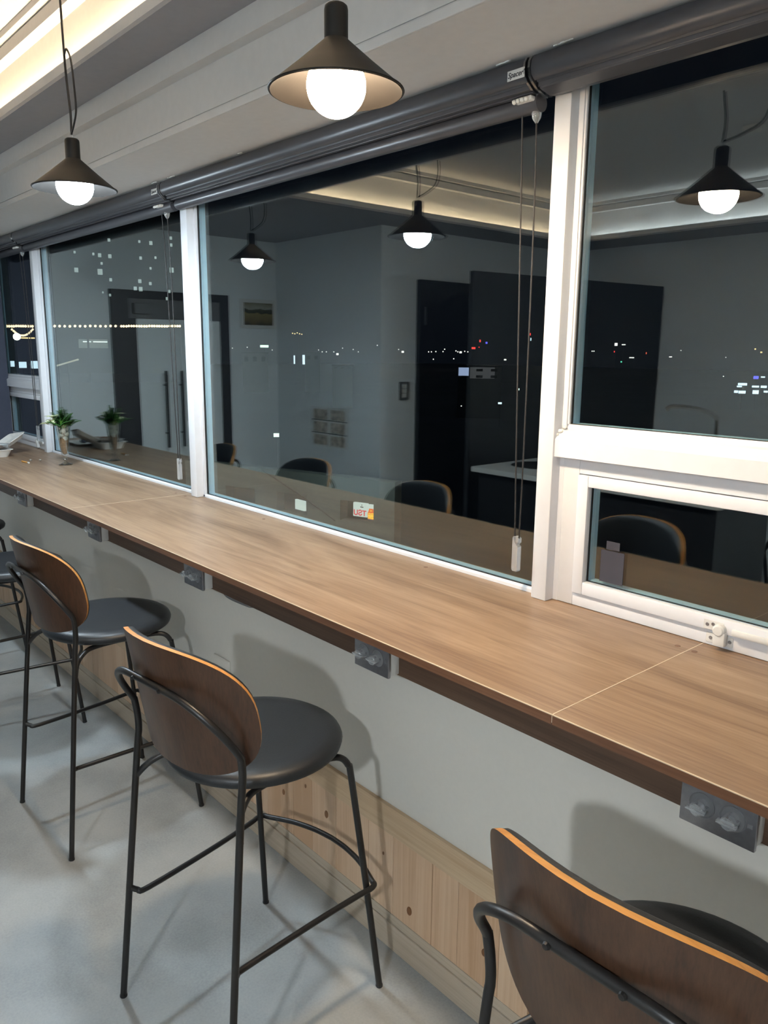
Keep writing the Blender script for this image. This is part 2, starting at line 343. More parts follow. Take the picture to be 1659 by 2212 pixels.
# pine wainscot under the counter
wa = empty('baseboard_window', (0, 0, 0), 'low pine panelling along the foot of the window wall', None, kind='structure')
bx('top_rail', (XL, XR, YW-0.012, YW, 0.411, 0.486), 'pine_h', wa, bevel=0.0015)
bx('kick_board', (XL, XR, YW-0.014, YW, FZ, 0.160), 'pine_kick', wa, bevel=0.0015)
bx('bottom_rail', (XL, XR, YW-0.010, YW, 0.161, 0.187), 'pine_kick', wa, bevel=0.001)
x = XL; first = True; rr = random.Random(3)
while x < 0.35:
    w_ = rr.choice([0.085, 0.095, 0.11, 0.125, 0.14])
    bx('plank', (x+0.0006, x+w_-0.0006, YW-0.0085-0.001*rr.random(), YW, 0.1875, 0.4105), 'pine_v', wa, bevel=0.0008)
    x += w_
bx('plank', (x, XR, YW-0.008, YW, 0.1875, 0.4105), 'pine_v', wa)
for kx, kz, s in ((-1.675, 0.262, 1.0), (-1.90, 0.23, 0.8), (-1.315, 0.155, 1.0), (-1.055, 0.20, 0.8), (-1.42, 0.27, 0.4), (-2.35, 0.2, 0.8), (-2.9, 0.25, 0.8), (-0.6, 0.22, 0.9), (-1.78, 0.305, 0.5)):
    bm = B(); lathe(bm, [(0, 0.0104), (0.006*s, 0.0103), (0.0085*s, 0.0095), (0.009*s, 0.008)], 14)
    k = obj('knot', bm, 'knot', wa, at=(kx*0.945, YW, 1.6-0.945*(1.6-kz))); k.rotation_euler = (math.pi/2, 0.2, 0); k.scale = (1, 1.45, 1)

# ================================================================ WINDOWS
YF, YG = 1.483, 1.525                         # mullion face, glass face
MUL = [(-4.656, -4.610), (-2.889, -2.838), (-1.147, -1.103), (0.60, 0.645)]
ZH = 2.24
def glass(parent, x0, x1, z0, z1, y=YG, gw=0.0022):
    o = bx('glass_pane', (x0, x1, y, y+0.006, z0, z1), 'glass', parent)
    bm = B()
    for d in ((x0-0.010, x0, z0-0.010, z1), (x1, x1+0.010, z0-0.010, z1), (x0, x1, z0-0.010, z0), (x0, x1, z1, z1+0.010)):
        box(bm, d[0], d[1], y+0.0070, y+0.030, d[2], d[3])
    obj('spacer_bar', bm, 'alu', parent)
    bm = B()
    for d in ((x0-gw, x0, z0-gw, z1), (x1, x1+gw, z0-gw, z1), (x0, x1, z0-gw, z0)):
        box(bm, d[0], d[1], y-0.003, y+0.003, d[2], d[3])
    obj('gasket', bm, 'gasket', parent)
def mullion(parent, x0, x1):
    bm = B(); box(bm, x0, x1, YF, 1.556, ZC+0.0005, ZH, bevel=0.003); o = obj('mullion', bm, 'pvc', parent, smooth=40)
    bm = B(); box(bm, x0-0.009, x1+0.013, 1.512, 1.5240, ZC+0.0005, ZH, bevel=0.002); obj('mullion_rebate', bm, 'pvc', parent, smooth=40)
def fixed_window(name, x0, x1, label):
    w = empty(name, (0, 0, 0), label, None, kind='structure')
    bm = B(); prism_x(bm, [(1.512, ZC+0.0005), (1.512, ZC+0.009), (1.516, ZC+0.012), (1.524, ZC+0.013), (1.524, ZC+0.0005)], x0, x1); obj('sill_bead', bm, 'pvc', w)
    bx('head_frame', (x0, x1, 1.50, 1.60, 2.20, ZH), 'pvc', w)
    glass(w, x0+0.0145, x1-0.0105, ZC+0.0145, 2.198)
    return w
def sash_window(name, x0, x1, label, latch_x):
    w = empty(name, (0, 0, 0), label, None, kind='structure')
    bx('head_frame', (x0, x1, 1.50, 1.60, 2.20, ZH), 'pvc', w)
    bm = B(); prism_x(bm, [(YF+0.006, 1.364), (YF+0.006, 1.404), (YF+0.010, 1.408), (1.500, 1.414), (1.506, 1.424), (1.515, 1.428), (1.520, 1.438), (1.524, 1.438), (1.524, 1.364)], x0, x1)
    obj('transom', bm, 'pvc', w)
    bm = B(); box(bm, x0, x0+0.017, 1.516, 1.5240, 1.438, 2.20, bevel=0.002); box(bm, x1-0.017, x1, 1.516, 1.5240, 1.438, 2.20, bevel=0.002); obj('jamb', bm, 'pvc', w, smooth=40)
    glass(w, x0+0.0185, x1-0.0185, 1.4395, 2.198)
    # fixed frame of the vent and its sash
    def frame(nm, X0, X1, Z0, Z1, tl, tr, tb, tt, y, bev=0.002):
        for d in ((X0, X0+tl, Z0, Z1), (X1-tr, X1, Z0, Z1), (X0+tl, X1-tr, Z0, Z0+tb), (X0+tl, X1-tr, Z1-tt, Z1)):
            bm = B(); box(bm, d[0], d[1], y, 1.5245, d[2], d[3], bevel=bev); obj(nm, bm, 'pvc', w, smooth=40)
    frame('vent_frame', x0+0.003, x1-0.003, ZC+0.001, 1.364, 0.052, 0.052, 0.031, 0.036, 1.513)
    a0, a1, b0, b1 = x0+0.0565, x1-0.0565, ZC+0.0335, 1.3265
    frame('sash', a0, a1, b0, b1, 0.028, 0.028, 0.030, 0.026, 1.506, 0.0025)
    glass(w, a0+0.0290, a1-0.0290, b0+0.031, b1-0.027, 1.5262, 0.0008)
    # latch on the lower rail of the sash
    bm = B(); box(bm, latch_x-0.030, latch_x+0.012, 1.5045, 1.5058, b0+0.003, b0+0.023, bevel=0.0006); box(bm, latch_x-0.026, latch_x+0.030, 1.5115, 1.5128, b0-0.026, b0-0.005, bevel=0.0006)
    la = obj('latch', bm, 'white_plastic', w, label='white plastic window latch with screws')
    bm = B(); box(bm, latch_x-0.004, latch_x+0.020, 1.494, 1.5125, b0-0.024, b0+0.006, bevel=0.003)
    lathe_c = (latch_x+0.004, 1.497, b0+0.008)
    obj('latch_keeper', bm, 'white_plastic', la, smooth=40)
    bm = B(); lathe(bm, [(0, 0.016), (0.009, 0.0155), (0.0125, 0.012), (0.0125, 0.0)], 24)
    k = obj('latch_knob', bm, 'white_plastic', la, smooth=40, at=(latch_x+0.006, 1.507, b0+0.008)); k.rotation_euler = (math.pi/2, 0, 0)
    bm = B(); box(bm, latch_x+0.030, latch_x+0.105, 1.498, 1.506, b0+0.004, b0+0.017, bevel=0.003); obj('latch_handle', bm, 'white_plastic', la, smooth=40)
    for sx, sz, sy in ((-0.022, 0.013, 1.5042), (-0.016, -0.016, 1.5112), (0.024, -0.015, 1.5112), (-0.010, 0.016, 1.5042)):
        bm = B(); lathe(bm, [(0, 0.0012), (0.0032, 0.0012), (0.0038, 0)], 12); s = obj('screw', bm, 'steel', la, at=(latch_x+sx, sy, b0+sz)); s.rotation_euler = (math.pi/2, 0, 0)
    return w
w1 = sash_window('window_1', XL-0.15, MUL[0][0], 'farthest window with a low opening sash beside the end wall', -4.83)
w2 = fixed_window('window_2', MUL[0][1], MUL[1][0], 'fixed window behind the flower vase')
w3 = fixed_window('window_3', MUL[1][1], MUL[2][0], 'large fixed window in the middle of the counter')
w4 = sash_window('window_4', MUL[2][1], MUL[3][0], 'nearest window with white transom and low opening sash', -0.690)
mullion(w1, *MUL[0]); mullion(w2, *MUL[1]); mullion(w3, *MUL[2]); mullion(w4, *MUL[3])
w5 = fixed_window('window_5', MUL[3][1], XR, 'fixed window right of the view')
bm = B()
for (cx, cy, cz, s) in ((-1.108, 1.497, 1.414, 0.010), (-1.100, 1.503, 1.422, 0.009), (-1.112, 1.492, 1.409, 0.007), (-1.092, 1.508, 1.431, 0.008)):
    bmesh.ops.create_icosphere(bm, subdivisions=2, radius=s*0.7, matrix=Matrix.Translation((cx, cy, cz)) @ Matrix.Diagonal((1.2, 0.8, 0.8, 1)))
obj('silicone_lump', bm, 'white_plastic', w4, smooth=180, label='uneven white sealant lump in the transom corner')
bm = B(); box(bm, -0.985, -0.925, 1.5252, 1.5256, 1.085, 1.160); box(bm, -0.972, -0.938, 1.5252, 1.5256, 1.163, 1.182); obj('sticker_residue', bm, 'residue', w4, label='torn sticker residue on the low pane')

# ================================================================ COUNTER
ct = empty('bar_counter', (0, 0, ZC), 'long wooden window counter with brown grain and pale joints', 'counter')
def ch(o, p):                                  # keep world coordinates under a moved empty
    o.parent = p; o.matrix_parent_inverse = Matrix.Translation(-Vector(p.location)); return o
YC0, YC1 = 1.007, 1.600
xs = [XL, -2.935, -0.722, 1.49, XR]
for i in range(4):
    a, b_ = xs[i]+0.0009, xs[i+1]-0.0009
    bm = B(); box(bm, a, b_, YC0, YC1-0.001, 0.9955, ZC, bevel=0.0008, seg=1); o = ch(obj('counter_board', bm, 'counter'), ct)
    o.data.materials.append(MT['counter_edge'])
    for p in o.data.polygons:
        if p.normal.y < -0.3 or p.normal.z < -0.5: p.material_index = 1
    ch(bx('edge_lip', (a, b_, YC0-0.0012, YC0, 0.9955, ZC-0.0014), 'counter_edge'), ct)
    bm = B(); box(bm, a, b_, YC0-0.0014, YC0+0.0004, ZC-0.0014, ZC+0.0002); ch(obj('pale_edge', bm, 'seam', label='pale top edge of the counter'), ct)  # thin pale strip along the top front edge
for x_ in xs[1:4]: ch(bx('seam', (x_-0.0009, x_+0.0009, YC0-0.0006, YC1-0.002, 0.9985, ZC+0.0002), 'seam', label='pale filled joint between counter boards'), ct)
ap = empty('apron_board', (0, 1.13, 0.884), 'dark brown wooden apron board carrying the sockets under the counter edge', 'board')
ch(bx('board', (XL+0.002, XR-0.002, 1.12, 1.14, 0.884, 0.9950), 'apron', bevel=0.001), ap)
for i in range(11):
    xx = XL+0.3+i*0.72
    ch(bx('bracket', (xx-0.012, xx+0.012, 1.14, YW-0.0002, 0.90, 0.9950), 'apron'), ap)
for cx, cy in ((-0.748, 1.459), (-0.710, 1.456), (-2.325, 1.471), (-1.506, 1.475), (-2.987, 1.465), (-2.90, 1.462)):
    bm = B(); lathe(bm, [(0, 0.0007), (0.0055, 0.0006), (0.006, 0)], 16); ch(obj('screw_cap', bm, 'counter_edge', at=(cx, cy, ZC), label='round brown screw cap'), ct)

# sockets fixed on the apron
def make_socket():
    t = empty('power_socket', (0, 0, 0), '', 'socket', 'twin power sockets along the counter apron')
    bm = B(); box(bm, -0.056, 0.056, -0.028, 0.0, -0.037, 0.037, bevel=0.002); obj('back_box', bm, 'white_plastic', t, smooth=40, label='white back box')
    bm = B(); box(bm, -0.059, 0.059, -0.036, -0.028, -0.039, 0.039, bevel=0.002); obj('face_plate', bm, 'steel', t, smooth=40, label='grey metal face plate')
    for sx in (-0.024, 0.024):
        bm = B(); lathe(bm, [(0.0200, 0.0), (0.0200, 0.0012), (0.0190, 0.0014), (0.0180, 0.0005), (0, 0.0004)], 24)
        r = obj('outlet', bm, 'grey_plastic', t, smooth=30, at=(sx, -0.036, 0)); r.rotation_euler = (math.pi/2, 0, 0)
        bm = B(); lathe(bm, [(0, 0.0215), (0.0095, 0.021), (0.0110, 0.0195), (0.0115, 0.0025), (0.0115, 0.0005)], 20)
        box(bm, -0.015, 0.015, -0.0022, 0.0022, 0.016, 0.0245, bevel=0.0006)
        c = obj('safety_cap', bm, 'crystal', r, smooth=40, label='clear plastic socket cover')
        bm = B(); lathe(bm, [(0, 0.0012), (0.0025, 0.001), (0.0025, 0)], 8, (-0.008, 0, 0.0006)); lathe(bm, [(0, 0.0012), (0.0025, 0.001), (0.0025, 0)], 8, (0.008, 0, 0.0006)); obj('contact_hole', bm, 'gasket', r)
    bm = B(); box(bm, 0.045, 0.053, -0.0366, -0.036, -0.003, 0.0035); obj('print_mark', bm, 'grey_plastic', t)
    return t
sk = make_socket()
SX = [(-0.470, 'nearest twin socket under the counter above the closest stool'), (-1.278, 'twin socket on the apron beside the second stool seat'), (-2.121, 'twin socket in the middle, just left of the hanging wires'), (-2.913, 'small twin socket second from the far end of the apron'), (-3.776, 'farthest twin socket at the far left of the apron')]
for i, (x_, lb) in enumerate(SX):
    o = sk if i == 0 else copy_tree(sk)
    o.location = (x_, 1.12, 0.925); o['label'] = lb
bm = B()
for k in range(3):
    tube(bm, smooth_path([(-2.085, 1.148+0.004*k, 0.888), (-2.05, 1.156, 0.866-0.004*k), (-1.97, 1.162+0.006*k, 0.858-0.006*k), (-1.90, 1.158, 0.872-0.005*k), (-1.84, 1.15, 0.889)], 5), 0.0018, 6)
tag(obj('loose_wire', bm, 'grey_plastic', smooth=60), 'thin grey wires sagging below the apron beside the middle socket', 'wire')
pl = tag(bx('wall_plate', (-2.20, -2.10, YW-0.008, YW-0.0002, 0.52, 0.62), 'wall', bevel=0.003), 'blank wall plate on the cream wall below the counter', 'wall plate')
# ================================================================ BLINDS
def blind(x0, x1, label, bar=True, cord_x=None, plate_x=None):
    t = empty('roller_blind', ((x0+x1)/2, 1.42, ZL), label, 'blind', 'charcoal blinds above the windows')
    def add(o): return ch(o, t)
    bm = B(); prism_x(bm, [(1.462, 2.204), (1.408, 2.204), (1.396, 2.200), (1.389, 2.190), (1.387, 2.176), (1.390, 2.163), (1.398, 2.155), (1.402, 2.1535), (1.404, 2.156), (1.408, 2.156), (1.410, 2.152), (1.462, 2.148)], x0+0.006, x1-0.006)
    add(obj('cassette', bm, 'blind', smooth=35))
    bm = B(); box(bm, x0+0.008, x1-0.008, 1.411, 1.424, 2.1425, 2.1525, bevel=0.001); box(bm, x0+0.008, x1-0.008, 1.427, 1.440, 2.1400, 2.1505, bevel=0.001); add(obj('cassette_slat', bm, 'blind'))
    if bar:
        bm = B(); tube(bm, [(x0+0.012, 1.4575, 2.1270), (x1-0.012, 1.4575, 2.1270)], 0.0190, 24); add(obj('bottom_bar', bm, 'blind', smooth=40))
        bm = B(); box(bm, x0+0.016, x1-0.016, 1.464, 1.4652, 2.130, 2.149); add(obj('fabric', bm, 'blind'))
    else:
        bm = B(); prism_x(bm, [(1.412, 2.139), (1.445, 2.132), (1.462, 2.134), (1.462, 2.150), (1.412, 2.152)], x0+0.012, x1-0.012); add(obj('bottom_bar', bm, 'blind'))
    prof = [(1.464, 2.2035), (1.404, 2.2035), (1.392, 2.199), (1.385, 2.188), (1.3835, 2.175), (1.387, 2.160), (1.396, 2.151), (1.412, 2.140), (1.440, 2.132), (1.464, 2.134)]
    for xa in (x0, x1-0.006):
        bm = B(); prism_x(bm, prof, xa, xa+0.0055); add(obj('end_bracket', bm, 'clear', label='clear plastic end bracket'))
    if cord_x:
        cx = cord_x
        bm = B(); box(bm, cx-0.010, cx+0.038, 1.425, 1.452, 2.128, 2.138, bevel=0.003); 
        for i in range(4): bmesh.ops.create_icosphere(bm, subdivisions=1, radius=0.006, matrix=Matrix.Translation((cx-0.006+0.011*i, 1.424, 2.131)))
        g = add(obj('cord_gear', bm, 'white_plastic', smooth=180, label='white toothed cord gear'))
        bm = B(); tube(bm, smooth_path([(cx-0.006, 1.452, 2.145), (cx-0.006, 1.462, 1.9), (cx+0.006, 1.466, 1.4), (cx+0.013, 1.468, 1.160)], 8), 0.0019, 7)
        tube(bm, smooth_path([(cx+0.030, 1.456, 2.145), (cx+0.030, 1.464, 1.9), (cx+0.028, 1.468, 1.4), (cx+0.024, 1.470, 1.160)], 8), 0.0019, 7)
        tube(bm, smooth_path([(cx+0.013, 1.468, 1.162), (cx+0.0135, 1.4685, 1.148), (cx+0.0185, 1.469, 1.143), (cx+0.0235, 1.4695, 1.148), (cx+0.024, 1.470, 1.162)], 5), 0.0019, 7)
        add(obj('cord', bm, 'cord', smooth=60))
        bm = B(); w_ = 0.0085
        prism = [(-w_, 0.0), (-w_+0.004, -0.004), (w_-0.002, -0.004), (w_, 0.0), (w_, 0.058), (w_-0.006, 0.063), (w_, 0.068), (w_, 0.078), (w_-0.004, 0.082), (-w_+0.003, 0.083), (-w_, 0.079)]
        a = [bm.verts.new((x_, -0.007, z_)) for x_, z_ in prism]; b_ = [bm.verts.new((x_, 0.007, z_)) for x_, z_ in prism]
        bm.faces.new(a); bm.faces.new(b_[::-1])
        for i in range(len(prism)): bm.faces.new((a[i], b_[i], b_[(i+1) % len(prism)], a[(i+1) % len(prism)]))
        wgt = add(obj('cord_weight', bm, 'crystal', at=(cx+0.018, 1.470, 1.078), label='clear acrylic cord weight'))
        bm = B(); box(bm, -0.004, 0.004, -0.0045, 0.0045, 0.006, 0.055); obj('weight_core', bm, 'clear', wgt)
        bm = B(); lathe(bm, [(0.003, 0.0), (0.0095, 0.010), (0.0110, 0.020), (0.0085, 0.032), (0.0045, 0.044), (0.0035, 0.052)], 18); add(obj('cord_guide', bm, 'crystal', smooth=60, at=(cx+0.030, 1.458, 2.088), label='drop-shaped clear cord guide'))
    if plate_x:
        p = add(bx('name_plate', (plate_x-0.023, plate_x+0.023, 1.3855, 1.3865, 2.1705-0.010, 2.1705+0.010), 'white_plastic', bevel=0.0004, label='small white name plate'))
        text_mesh('lettering', "Spacer'", 0.0150, 'gasket', p, (plate_x, 1.3853, 2.1705), (math.pi/2, 0, 0), 0.0002, 0.3, bold=0.0002)
    return t
blind(XL+0.014, -4.628, 'short charcoal blind above the farthest window by the end wall', True, -4.717)
blind(-4.622, -2.862, 'charcoal blind above the window with the flower vase', True, -2.972, -2.895)
blind(-2.856, -1.150, 'charcoal blind above the large middle window, long cord at its right', True, -1.204, -1.176)
blind(-1.144, 0.622, 'charcoal blind fully rolled above the nearest white-framed window', False)
blind(0.628, XR-0.02, 'charcoal blind right of the view', False)

# ================================================================ PENDANTS
def make_pendant(cord_top, bulb_mat, loop=True):
    t = empty('pendant_lamp', (0, 0, 0), '', 'lamp', None)
    bm = B(); prof = [(0.020, 0.082), (0.0215, 0.080), (0.066, 0.042), (0.108, 0.008), (0.1115, 0.0045)]
    SH = -0.012
    prof = [(r, z+SH) for r, z in prof]
    inn = [(r-0.0009, z-0.0010) for r, z in prof]
    lathe(bm, prof + inn[::-1], 56, closed=True)
    sh = obj('shade', bm, 'shade', t, smooth=50)
    bm = B(); inl = [(r-0.0019, z-0.0021) for r, z in prof]; lathe(bm, [(r-0.0010, z-0.0012) for r, z in prof] + inl[::-1], 56, closed=True); obj('shade_lining', bm, 'lining', sh, smooth=50)
    bm = B(); tube(bm, [(0.1115*math.cos(a*math.pi/32), 0.1115*math.sin(a*math.pi/32), 0.0045+SH) for a in range(64)], 0.0017, 8, closed=True); obj('shade_rim', bm, 'shade', sh, smooth=60)
    bm = B(); lathe(bm, [(0, 0.122), (0.015, 0.122), (0.0185, 0.119), (0.0195, 0.114), (0.0195, 0.066), (0.0, 0.066)], 28); obj('socket', bm, 'shade', t, smooth=40)
    bm = B(); lathe(bm, [(0.0045, 0.136), (0.0055, 0.130), (0.0055, 0.122)], 12); obj('cord_grip', bm, 'clear', t, smooth=40, label='clear cord grip')
    bm = B(); prof = []
    for i in range(25):
        a = -math.pi/2 + math.pi*0.86*i/24
        prof.append((0.049*math.cos(a), 0.049*math.sin(a)))
    prof[0] = (0, -0.049); prof += [(0.016, 0.052), (0.016, 0.068)]
    lathe(bm, prof, 40); obj('bulb', bm, bulb_mat, t, smooth=180, label='glowing round globe bulb')
    bm = B(); pts = [(0, 0, 0.132), (0.003, 0, 0.19), (-0.008, 0.0, 0.26), (-0.014, 0, 0.32), (-0.016, 0, 0.38), (-0.018, 0, cord_top)]
    tube(bm, smooth_path(pts, 6), 0.0032, 8)
    lp = [(0.0, 0.335), (0.04, 0.340), (0.10, 0.300), (0.125, 0.235), (0.10, 0.175), (0.05, 0.148), (0.0, 0.134)]
    tube(bm, smooth_path([(-0.014*(z_ > 0.2) + 0.98*u_*loop, -0.18*u_*loop, z_) for u_, z_ in lp], 8), 0.0026, 8)
    obj('cord', bm, 'cord', t, smooth=60)
    bm = B(); z = cord_top; lathe(bm, [(0, z-0.004), (0.006, z-0.004), (0.012, z+0.002), (0.022, z+0.003), (0.0235, z+0.006), (0.0235, z+0.126), (0, z+0.126)], 28); obj('canopy', bm, 'grey_plastic', t, smooth=40)
    return t
PG = 'pendant lamps above the window counter'
CT = ZT-0.126
for (x_, y_, z_, bm_, lp, lb) in ((-2.312, 0.873, 2.040, 'bulb_cool', 0.85, 'black cone pendant with a cool white globe, left of the warm one'),
                          (-1.120, 0.867, 2.028, 'bulb_warm', 1.0, 'black cone pendant with a warm yellow globe, nearest in view'),
                          (-3.504, 0.873, 2.040, 'bulb_cool', 0.9, 'farthest cone pendant, beyond the left edge, mirrored in the middle pane'),
                          (0.22, -1.36, 2.06, 'bulb_back', 1.0, 'cool cone pendant hanging behind the camera')):
    p = make_pendant(CT-z_, bm_, lp); p.location = (x_, y_, z_); p['label'] = lb; p['group'] = PG

# ================================================================ STOOLS
def make_stool():
    t = empty('bar_stool', (0, 0, 0), '', 'stool', 'bar stools along the window counter')
    R = 0.0082
    # seat pad
    bm = B(); prof = [(0, 0.700), (0.08, 0.7005), (0.14, 0.703), (0.175, 0.705), (0.196, 0.703), (0.207, 0.696), (0.211, 0.687), (0.208, 0.676), (0.196, 0.669), (0.16, 0.666), (0, 0.664)]
    lathe(bm, prof, 56, (0, 0.03, 0)); obj('seat', bm, 'leather', t, smooth=60, label='round black padded seat')
    # backrest shell, edge and pad on one curved superellipse
    a, b_, cz, cy, RC, tilt, n_ = 0.250, 0.148, 0.862, -0.224, 0.32, 0.18, 2.65
    def P(u, v, off, s=1.0):
        th = a*s*u/RC; zz = b_*s*v; x = RC*math.sin(th)
        sag = RC*(1-math.cos(th)); nx = -math.sin(th); ny = math.cos(th)
        return (x + nx*off, cy + sag - zz*tilt + ny*off, cz + zz)
    NA = 64
    def ang(i):
        t_ = 2*math.pi*i/NA; c, s = math.cos(t_), math.sin(t_)
        return (math.copysign(abs(c)**(2/n_), c), math.copysign(abs(s)**(2/n_), s))
    def sheet(bm, off, s=1.0, dome=0.0):
        rings = [[bm.verts.new(P(0, 0, off+dome, s))]]
        for k in range(1, 9):
            q = k/8; rings.append([bm.verts.new(P(ang(i)[0]*q, ang(i)[1]*q, off+dome*(1-q**4), s)) for i in range(NA)])
        for i in range(NA): bm.faces.new((rings[0][0], rings[1][i], rings[1][(i+1) % NA]))
        for k in range(1, 8):
            for i in range(NA): bm.faces.new((rings[k][i], rings[k+1][i], rings[k+1][(i+1) % NA], rings[k][(i+1) % NA]))
        return rings[-1]
    bm = B(); sheet(bm, 0.0); bk = obj('backrest', bm, 'walnut', t, smooth=180, label='curved walnut plywood backrest')
    bm = B(); r0 = [bm.verts.new(P(*ang(i), 0.0)) for i in range(NA)]; r1 = [bm.verts.new(P(*ang(i), 0.0105)) for i in range(NA)]; r2_ = [bm.verts.new(P(*ang(i), 0.0105, 0.96)) for i in range(NA)]; r3 = [bm.verts.new(P(*ang(i), 0.0006, 0.97)) for i in range(NA)]
    for A, C_ in ((r0, r1), (r1, r2_), (r2_, r3), (r3, r0)):
        for i in range(NA): bm.faces.new((A[i], A[(i+1) % NA], C_[(i+1) % NA], C_[i]))
    obj('plywood_edge', bm, 'ply', bk, smooth=40, label='pale orange plywood edge')
    bm = B(); e0 = sheet(bm, 0.0215, 0.985, 0.006); e1 = [bm.verts.new(P(*ang(i), 0.0185, 0.997)) for i in range(NA)]; e2 = [bm.verts.new(P(*ang(i), 0.0108, 0.997)) for i in range(NA)]
    for A, C_ in ((e0, e1), (e1, e2)):
        for i in range(NA): bm.faces.new((A[i], A[(i+1) % NA], C_[(i+1) % NA], C_[i]))
    obj('back_pad', bm, 'leather', t, smooth=60, label='black padded front of the backrest')
    # frame
    for s in (-1, 1):
        def X(p): return (s*p[0], p[1], p[2])
        rear = [(0.2215, -0.231, 0.004), (0.210, -0.196, 0.36), (0.2005, -0.166, 0.66), (0.199, -0.160, 0.71), (0.202, -0.1595, 0.75), (0.205, -0.164, 0.79)]
        bm = B(); tube(bm, [X(p) for p in smooth_path(rear, 5)], R, 10); lg = obj('leg', bm, 'black', t, smooth=60)
        bm = B(); tube(bm, [X((0.2215, -0.2312, 0.0)), X((0.2213, -0.2306, 0.006))], 0.0092, 10); obj('foot_cap', bm, 'gasket', lg)
        front = [(0.228, 0.232, 0.004), (0.205, 0.200, 0.33), (0.185, 0.172, 0.60), (0.181, 0.166, 0.630), (0.174, 0.152, 0.650), (0.164, 0.130, 0.657), (0.150, 0.085, 0.6575)]
        bm = B(); tube(bm, [X(p) for p in smooth_path(front, 5)], R, 10); lg = obj('leg', bm, 'black', t, smooth=60)
        bm = B(); tube(bm, [X((0.2282, 0.2323, 0.0)), X((0.2278, 0.2317, 0.006))], 0.0092, 10); obj('foot_cap', bm, 'gasket', lg)
        rail = [(0.150, 0.085, 0.6570), (0.140, 0.0, 0.6570), (0.142, -0.08, 0.656), (0.152, -0.115, 0.650), (0.175, -0.150, 0.630), (0.2015, -0.170, 0.595)]
        bm = B(); tube(bm, [X(p) for p in smooth_path(rail, 5)], R*0.95, 10); obj('seat_rail', bm, 'black', t, smooth=60)
    arch = [(0.205, -0.164, 0.788)]
    for k in range(0, 11):
        q = k/10*math.pi/2; x_ = 0.075 + 0.130*math.cos(q); z_ = 0.799 + 0.115*math.sin(q)
        arch.append((x_, -0.164 - (z_-0.79)*0.625, z_))
    arch += [(0.04, -0.2415, 0.914), (0.0, -0.2415, 0.914)]
    full = smooth_path(arch, 3); full = full + [Vector((-p.x, p.y, p.z)) for p in full[-2::-1]]
    bm = B(); tube(bm, full, R, 10); obj('back_frame', bm, 'black', t, smooth=60)
    for sx in (-0.05, 0.05):
        bm = B(); lathe(bm, [(0, 0.004), (0.004, 0.0035), (0.0055, 0)], 10); 
        s_ = obj('screw', bm, 'black', bk, at=(sx, -0.250, 0.914)); s_.rotation_euler = (math.pi/2, 0, 0)
    # footrest: one bar from rear leg round the front legs and back
    half = [(0.212, -0.202, 0.302), (0.200, -0.188, 0.292), (0.192, -0.160, 0.288), (0.2035, 0.05, 0.290), (0.2155, 0.170, 0.293), (0.2210, 0.203, 0.294), (0.217, 0.222, 0.294), (0.200, 0.231, 0.293), (0.13, 0.262, 0.293), (0.06, 0.279, 0.293), (0.0, 0.284, 0.293)]
    hp = smooth_path(half, 5); fp = hp + [Vector((-p.x, p.y, p.z)) for p in hp[-2::-1]]
    bm = B(); tube(bm, fp, R*0.86, 10); obj('footrest', bm, 'black', t, smooth=60)
    return t
st = make_stool()
for i, (x_, y_, rz, lb) in enumerate(((-1.505, 0.885, 6.5, 'walnut-backed bar stool wholly in view in the middle of the photo'),
                        (-0.435, 0.930, 2.0, 'nearest bar stool, cut off by the lower right corner'),
                        (-2.555, 0.950, 2.0, 'bar stool third from the camera, second from the left'),
                        (-3.490, 0.905, -5.6, 'bar stool at the left edge, mostly hidden behind the next one'),
                        (-4.42, 0.93, 3.0, 'farthest bar stool, beyond the left edge by the end wall'))):
    o = st if i == 0 else copy_tree(st)
    o.location = (x_*0.945, y_*0.945, FZ); o.scale = (0.945,)*3; o.rotation_euler[2] = math.radians(rz); o['label'] = lb
# ================================================================ THINGS ON THE COUNTER
v = empty('flower_vase', (-4.075, 1.398, ZC), 'tall footed glass with pebbles, ferns and pale leaves at the far window', 'vase')
bm = B(); out = [(0.033, 0.0), (0.034, 0.003), (0.020, 0.008), (0.008, 0.016), (0.007, 0.024), (0.012, 0.028), (0.008, 0.034), (0.010, 0.042), (0.018, 0.052), (0.020, 0.075), (0.028, 0.14), (0.036, 0.205)]
inn = [(0.0345, 0.205), (0.0265, 0.14), (0.0185, 0.078), (0.010, 0.056), (0.0, 0.050)]
lathe(bm, [(0, 0)] + out + inn, 28); obj('glass_body', bm, 'vase', v, smooth=60)
bm = B(); lathe(bm, [(0, 0.053), (0.009, 0.058), (0.0165, 0.080), (0.021, 0.112), (0.0225, 0.135), (0.0, 0.138)], 20); obj('soil', bm, 'soil', v, smooth=60)
rp = random.Random(5)
for i in range(16):
    q = i/16; z_ = 0.135+0.055*((i % 8)/7); r_ = 0.0245*(z_/0.205)+0.002; a = i*2.4
    bm = B(); bmesh.ops.create_icosphere(bm, subdivisions=2, radius=0.0115)
    for w_ in bm.verts: w_.co *= 1+rp.uniform(-0.12, 0.12)
    p = obj('pebble', bm, 'pebble', v, smooth=180, at=(r_*0.78*math.cos(a), r_*0.78*math.sin(a), z_)); p.scale = (1.0, 0.8, 0.75+0.3*rp.random()); p.rotation_euler = (rp.random()*3, rp.random()*3, 0)
